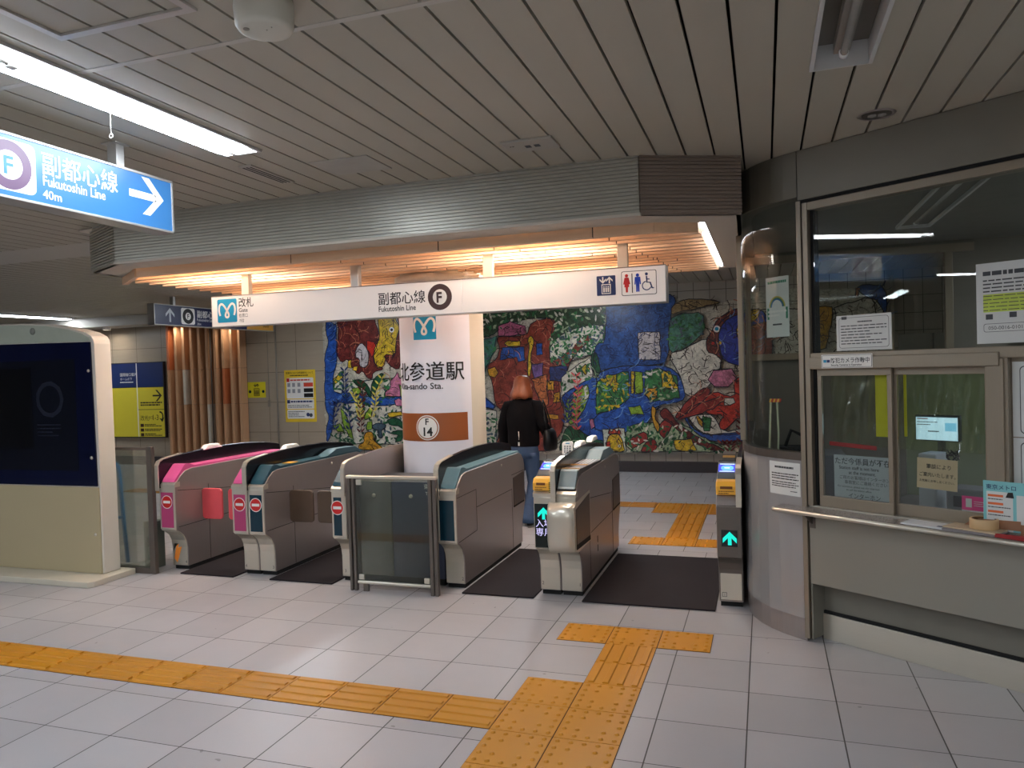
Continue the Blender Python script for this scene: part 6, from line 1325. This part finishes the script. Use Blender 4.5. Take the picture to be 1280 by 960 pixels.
# ================================================================ PERSON
def person():
    px, py = -2.42, 7.55
    t = thing('person', 'person with orange brown bob, black jacket and blue flared jeans walking away beyond the gates', 'person', (px, py, 0))
    P = lambda x, y, z: (px+x, py+y, z)
    # body : one skinned surface
    J = {}; E_ = []; R_ = {}
    def j(n, x, y, z, r, par=None):
        J[n] = (x, y, z); R_[n] = r
        if par: E_.append((par, n))
    j('pelvis', 0, 0, .80, .115); j('waist', 0, .0, .92, .10, 'pelvis'); j('chest', 0, .01, 1.12, .115, 'waist'); j('neckb', 0, .0, 1.28, .06, 'chest'); j('neck', 0, .01, 1.345, .046, 'neckb')
    j('headb', 0, .02, 1.40, .065, 'neck'); j('head', 0, .015, 1.46, .085, 'headb'); j('crown', 0, .01, 1.52, .055, 'head')
    for s, n in ((-1, 'l'), (1, 'r')):
        j('hip'+n, s*.075, 0, .76, .085, 'pelvis'); yk, ya = (.06, -.08) if s > 0 else (-.02, .10)
        j('knee'+n, s*.075, yk, .43, .055, 'hip'+n); j('ankle'+n, s*.07, ya, .09, .036, 'knee'+n); j('toe'+n, s*.075, ya+.13, .035, .03, 'ankle'+n)
        j('sh'+n, s*.155, 0, 1.235, .052, 'neckb')
        if s < 0: el, wr = (-.235, .03, 1.02), (-.245, .07, .83)
        else: el, wr = (.235, -.02, 1.02), (.215, .14, .93)
        j('el'+n, *el, .038, 'sh'+n); j('wr'+n, *wr, .024, 'el'+n)
        pd = Vector(wr)-Vector(el); pd.normalize(); pm = Vector(wr)+pd*.05; j('palm'+n, *pm, .024, 'wr'+n)
        for f in range(4):
            b = pm+Vector((0, (f-1.5)*.018, -.02)); a1 = b+Vector((.006*(-s), .002, -.032)); a2 = a1+Vector((-s*.014, .004, -.022+.003*abs(f-1)))
            j('f%d%s' % (f, n), *b, .0095, 'palm'+n); j('g%d%s' % (f, n), *a1, .0085, 'f%d%s' % (f, n)); j('h%d%s' % (f, n), *a2, .0075, 'g%d%s' % (f, n))
        b = Vector(wr)+pd*.03+Vector((0, .028, 0)); j('t0'+n, *b, .010, 'wr'+n); j('t1'+n, *(b+Vector((0, .016, -.028))), .0085, 't0'+n)
    names = list(J); me = bpy.data.meshes.new('body'); me.from_pydata([J[n] for n in names], [(names.index(a), names.index(b)) for a, b in E_], [])
    o = bpy.data.objects.new('body', me); COL.objects.link(o); o.parent = t
    sk = o.modifiers.new('skin', 'SKIN'); sk.use_smooth_shade = True
    for i, n in enumerate(names): v = me.skin_vertices[0].data[i]; v.radius = (R_[n], R_[n]*(.8 if n in ('pelvis', 'waist', 'chest') else 1)); v.use_root = (n == 'pelvis')
    o.modifiers.new('sub', 'SUBSURF').levels = 2; o.modifiers['sub'].render_levels = 2
    me.materials.append(mat('skin', (214, 168, 140), .5, var=.03)); lab(o, 'bare skin of face and hands')
    # face
    sk_ = mat('skin', (214, 168, 140), .5, var=.03); g = G(sk_); g.rings([(px, py+.10, 1.435, .012, .010), (px, py+.112, 1.445, .013, .014), (px, py+.105, 1.475, .008, .008)], 10)
    for s in (-1, 1): g.rings([(px+s*.082, py+.02, 1.43, .008, .012), (px+s*.09, py+.018, 1.452, .010, .020), (px+s*.086, py+.015, 1.475, .008, .014)], 10)
    obj('face', g, t)
    g = G(BLACK)
    for s in (-1, 1): g.rings([(px+s*.033, py+.098, 1.464, .010, .004), (px+s*.033, py+.10, 1.470, .013, .005), (px+s*.033, py+.098, 1.476, .010, .004)], 10)
    obj('eye', g, t); g = G(mat('lips', (180, 90, 84), .5)); g.rings([(px, py+.098, 1.408, .018, .006), (px, py+.102, 1.413, .022, .007), (px, py+.098, 1.418, .016, .006)], 12); obj('mouth', g, t)
    # hair : loft of locks
    H = mat('hair_auburn', (132, 72, 44), .45, var=.35, scale=60, stretch=(3, 3, .2)); g = G(H); seg = 40; vs = []
    rr = [(1.565, .02, .0), (1.558, .052, .0), (1.54, .074, .0), (1.51, .088, .0), (1.475, .093, -.004), (1.44, .098, -.010), (1.405, .110, -.016), (1.37, .118, -.020), (1.335, .120, -.024), (1.325, .10, -.024)]
    for z, r, dy in rr:
        for k in range(seg):
            a = 2*pi*k/seg; f = 1+.025*sin(a*9+z*20)+.015*sin(a*17)
            front = max(0, sin(a)); cut = 1-.32*front if z < 1.50 else 1-.05*front
            vs.append(P(r*f*cos(a), dy+.0+r*f*.98*sin(a)*cut, z-(.01*sin(a*5) if z < 1.4 else 0)))
    g.add(vs, [(i*seg+k, i*seg+(k+1) % seg, (i+1)*seg+(k+1) % seg, (i+1)*seg+k) for i in range(len(rr)-1) for k in range(seg)]+[list(range(seg))[::-1], [(len(rr)-1)*seg+k for k in range(seg)]], True); obj('hair', g, t)
    # jacket
    JB = mat('jacket_black', (13, 12, 17), .9, spec=.2, var=.25, scale=14, bump=.5); g = G(JB)
    R = [(0, .0, .825, .158, .118), (0, .0, .84, .168, .126), (0, .0, .90, .172, .128), (0, 0, 1.0, .172, .128), (0, 0, 1.10, .180, .130), (0, 0, 1.18, .185, .128), (0, 0, 1.24, .172, .115), (0, 0, 1.285, .13, .098), (0, 0, 1.31, .105, .092), (0, 0, 1.35, .108, .098), (0, .0, 1.385, .110, .10), (0, 0, 1.395, .098, .09)]
    g.rings([(px+a, py+b, c, d+.004*sin(c*60), e+.004*sin(c*60)) for a, b, c, d, e in R], 36); jk = obj('jacket', g, t)
    for s, n in ((-1, 'l'), (1, 'r')):
        sh, el, wr = [Vector(J[k+n]) for k in ('sh', 'el', 'wr')]; pts = []; rad = []
        for i in range(7): pts.append(sh.lerp(el, i/6)); rad.append(.074-.014*i/6+.003*(i % 2))
        for i in range(1, 7): pts.append(el.lerp(wr, i/6)); rad.append(.060-.014*i/6+.003*(i % 2))
        g = G(JB); g.tube([P(*p) for p in [sh+Vector((-s*.06, 0, .02))]+pts], [.055]+rad, 18); obj('sleeve', g, t)
    g = G(WHITE); g.tube([P(-.012, -.130, .985), P(-.010, -.132, .93), P(-.012, -.131, .90)], .0035, 6); g.box(px-.020, px-.004, py-.137, py-.131, .838, .875); lab(obj('zipper_pull', g, jk), 'white zipper and pull at the back hem')
    # jeans : waist loft and two flared legs
    JE = mat('denim_blue', (58, 84, 122), .75, var=.22, scale=30); g = G(JE)
    g.rings([(px, py, .70, .150, .108), (px, py, .76, .158, .118), (px, py, .82, .150, .112), (px, py, .88, .135, .10), (px, py, .90, .13, .096)], 30); obj('jeans_waist', g, t)
    for s, n in ((-1, 'l'), (1, 'r')):
        hp, kn, an = [Vector(J[k+n]) for k in ('hip', 'knee', 'ankle')]; rg = []
        for i in range(7): q = hp.lerp(kn, i/6); rg.append((px+q.x, py+q.y, q.z+.0, .088-.026*i/6, .098-.030*i/6))
        for i in range(1, 8): q = kn.lerp(an+Vector((0, 0, -.045)), i/7); rg.append((px+q.x, py+q.y, q.z, .062+.028*(i/7)**1.4, .070+.042*(i/7)**1.4))
        g = G(JE); g.rings(rg[::-1], 26); obj('trouser_leg', g, t)
        g = G(mat('shoe_black', (18, 18, 20), .4)); a = an
        g.rings([(px+a.x, py+a.y+.045, .0, .040, .115), (px+a.x, py+a.y+.045, .025, .043, .118), (px+a.x, py+a.y+.035, .05, .038, .10), (px+a.x, py+a.y+.01, .085, .034, .06), (px+a.x, py+a.y, .10, .032, .05)], 22); sh_ = obj('shoe', g, t)
        g = G(WHITE); g.rings([(px+a.x, py+a.y+.045, -.0, .0415, .1165), (px+a.x, py+a.y+.045, .012, .0445, .1195)], 22); obj('sole', g, sh_)
    b = thing('handbag', 'black leather handbag carried on the right arm of the person beyond the gates', 'handbag', (px+.26, py+.02, .86))
    BG = mat('bag_black', (16, 15, 17), .35, var=.15); bx, by = px+.285, py+.02
    g = G(BG); g.rings([(bx, by, .78, .055, .12), (bx, by, .80, .065, .135), (bx, by, .87, .068, .145), (bx-.005, by, .96, .055, .135), (bx-.01, by, 1.0, .03, .12)], 28); obj('bag_body', g, b)
    g = G(BG); g.tube([(bx-.01, by-.09, .98), (bx-.03, by-.085, 1.10), (bx-.065, by-.03, 1.26), (bx-.075, by+.02, 1.30), (bx-.065, by+.06, 1.24), (bx-.03, by+.09, 1.10), (bx-.01, by+.09, .98)], .008, 8); obj('strap', g, b)
person()
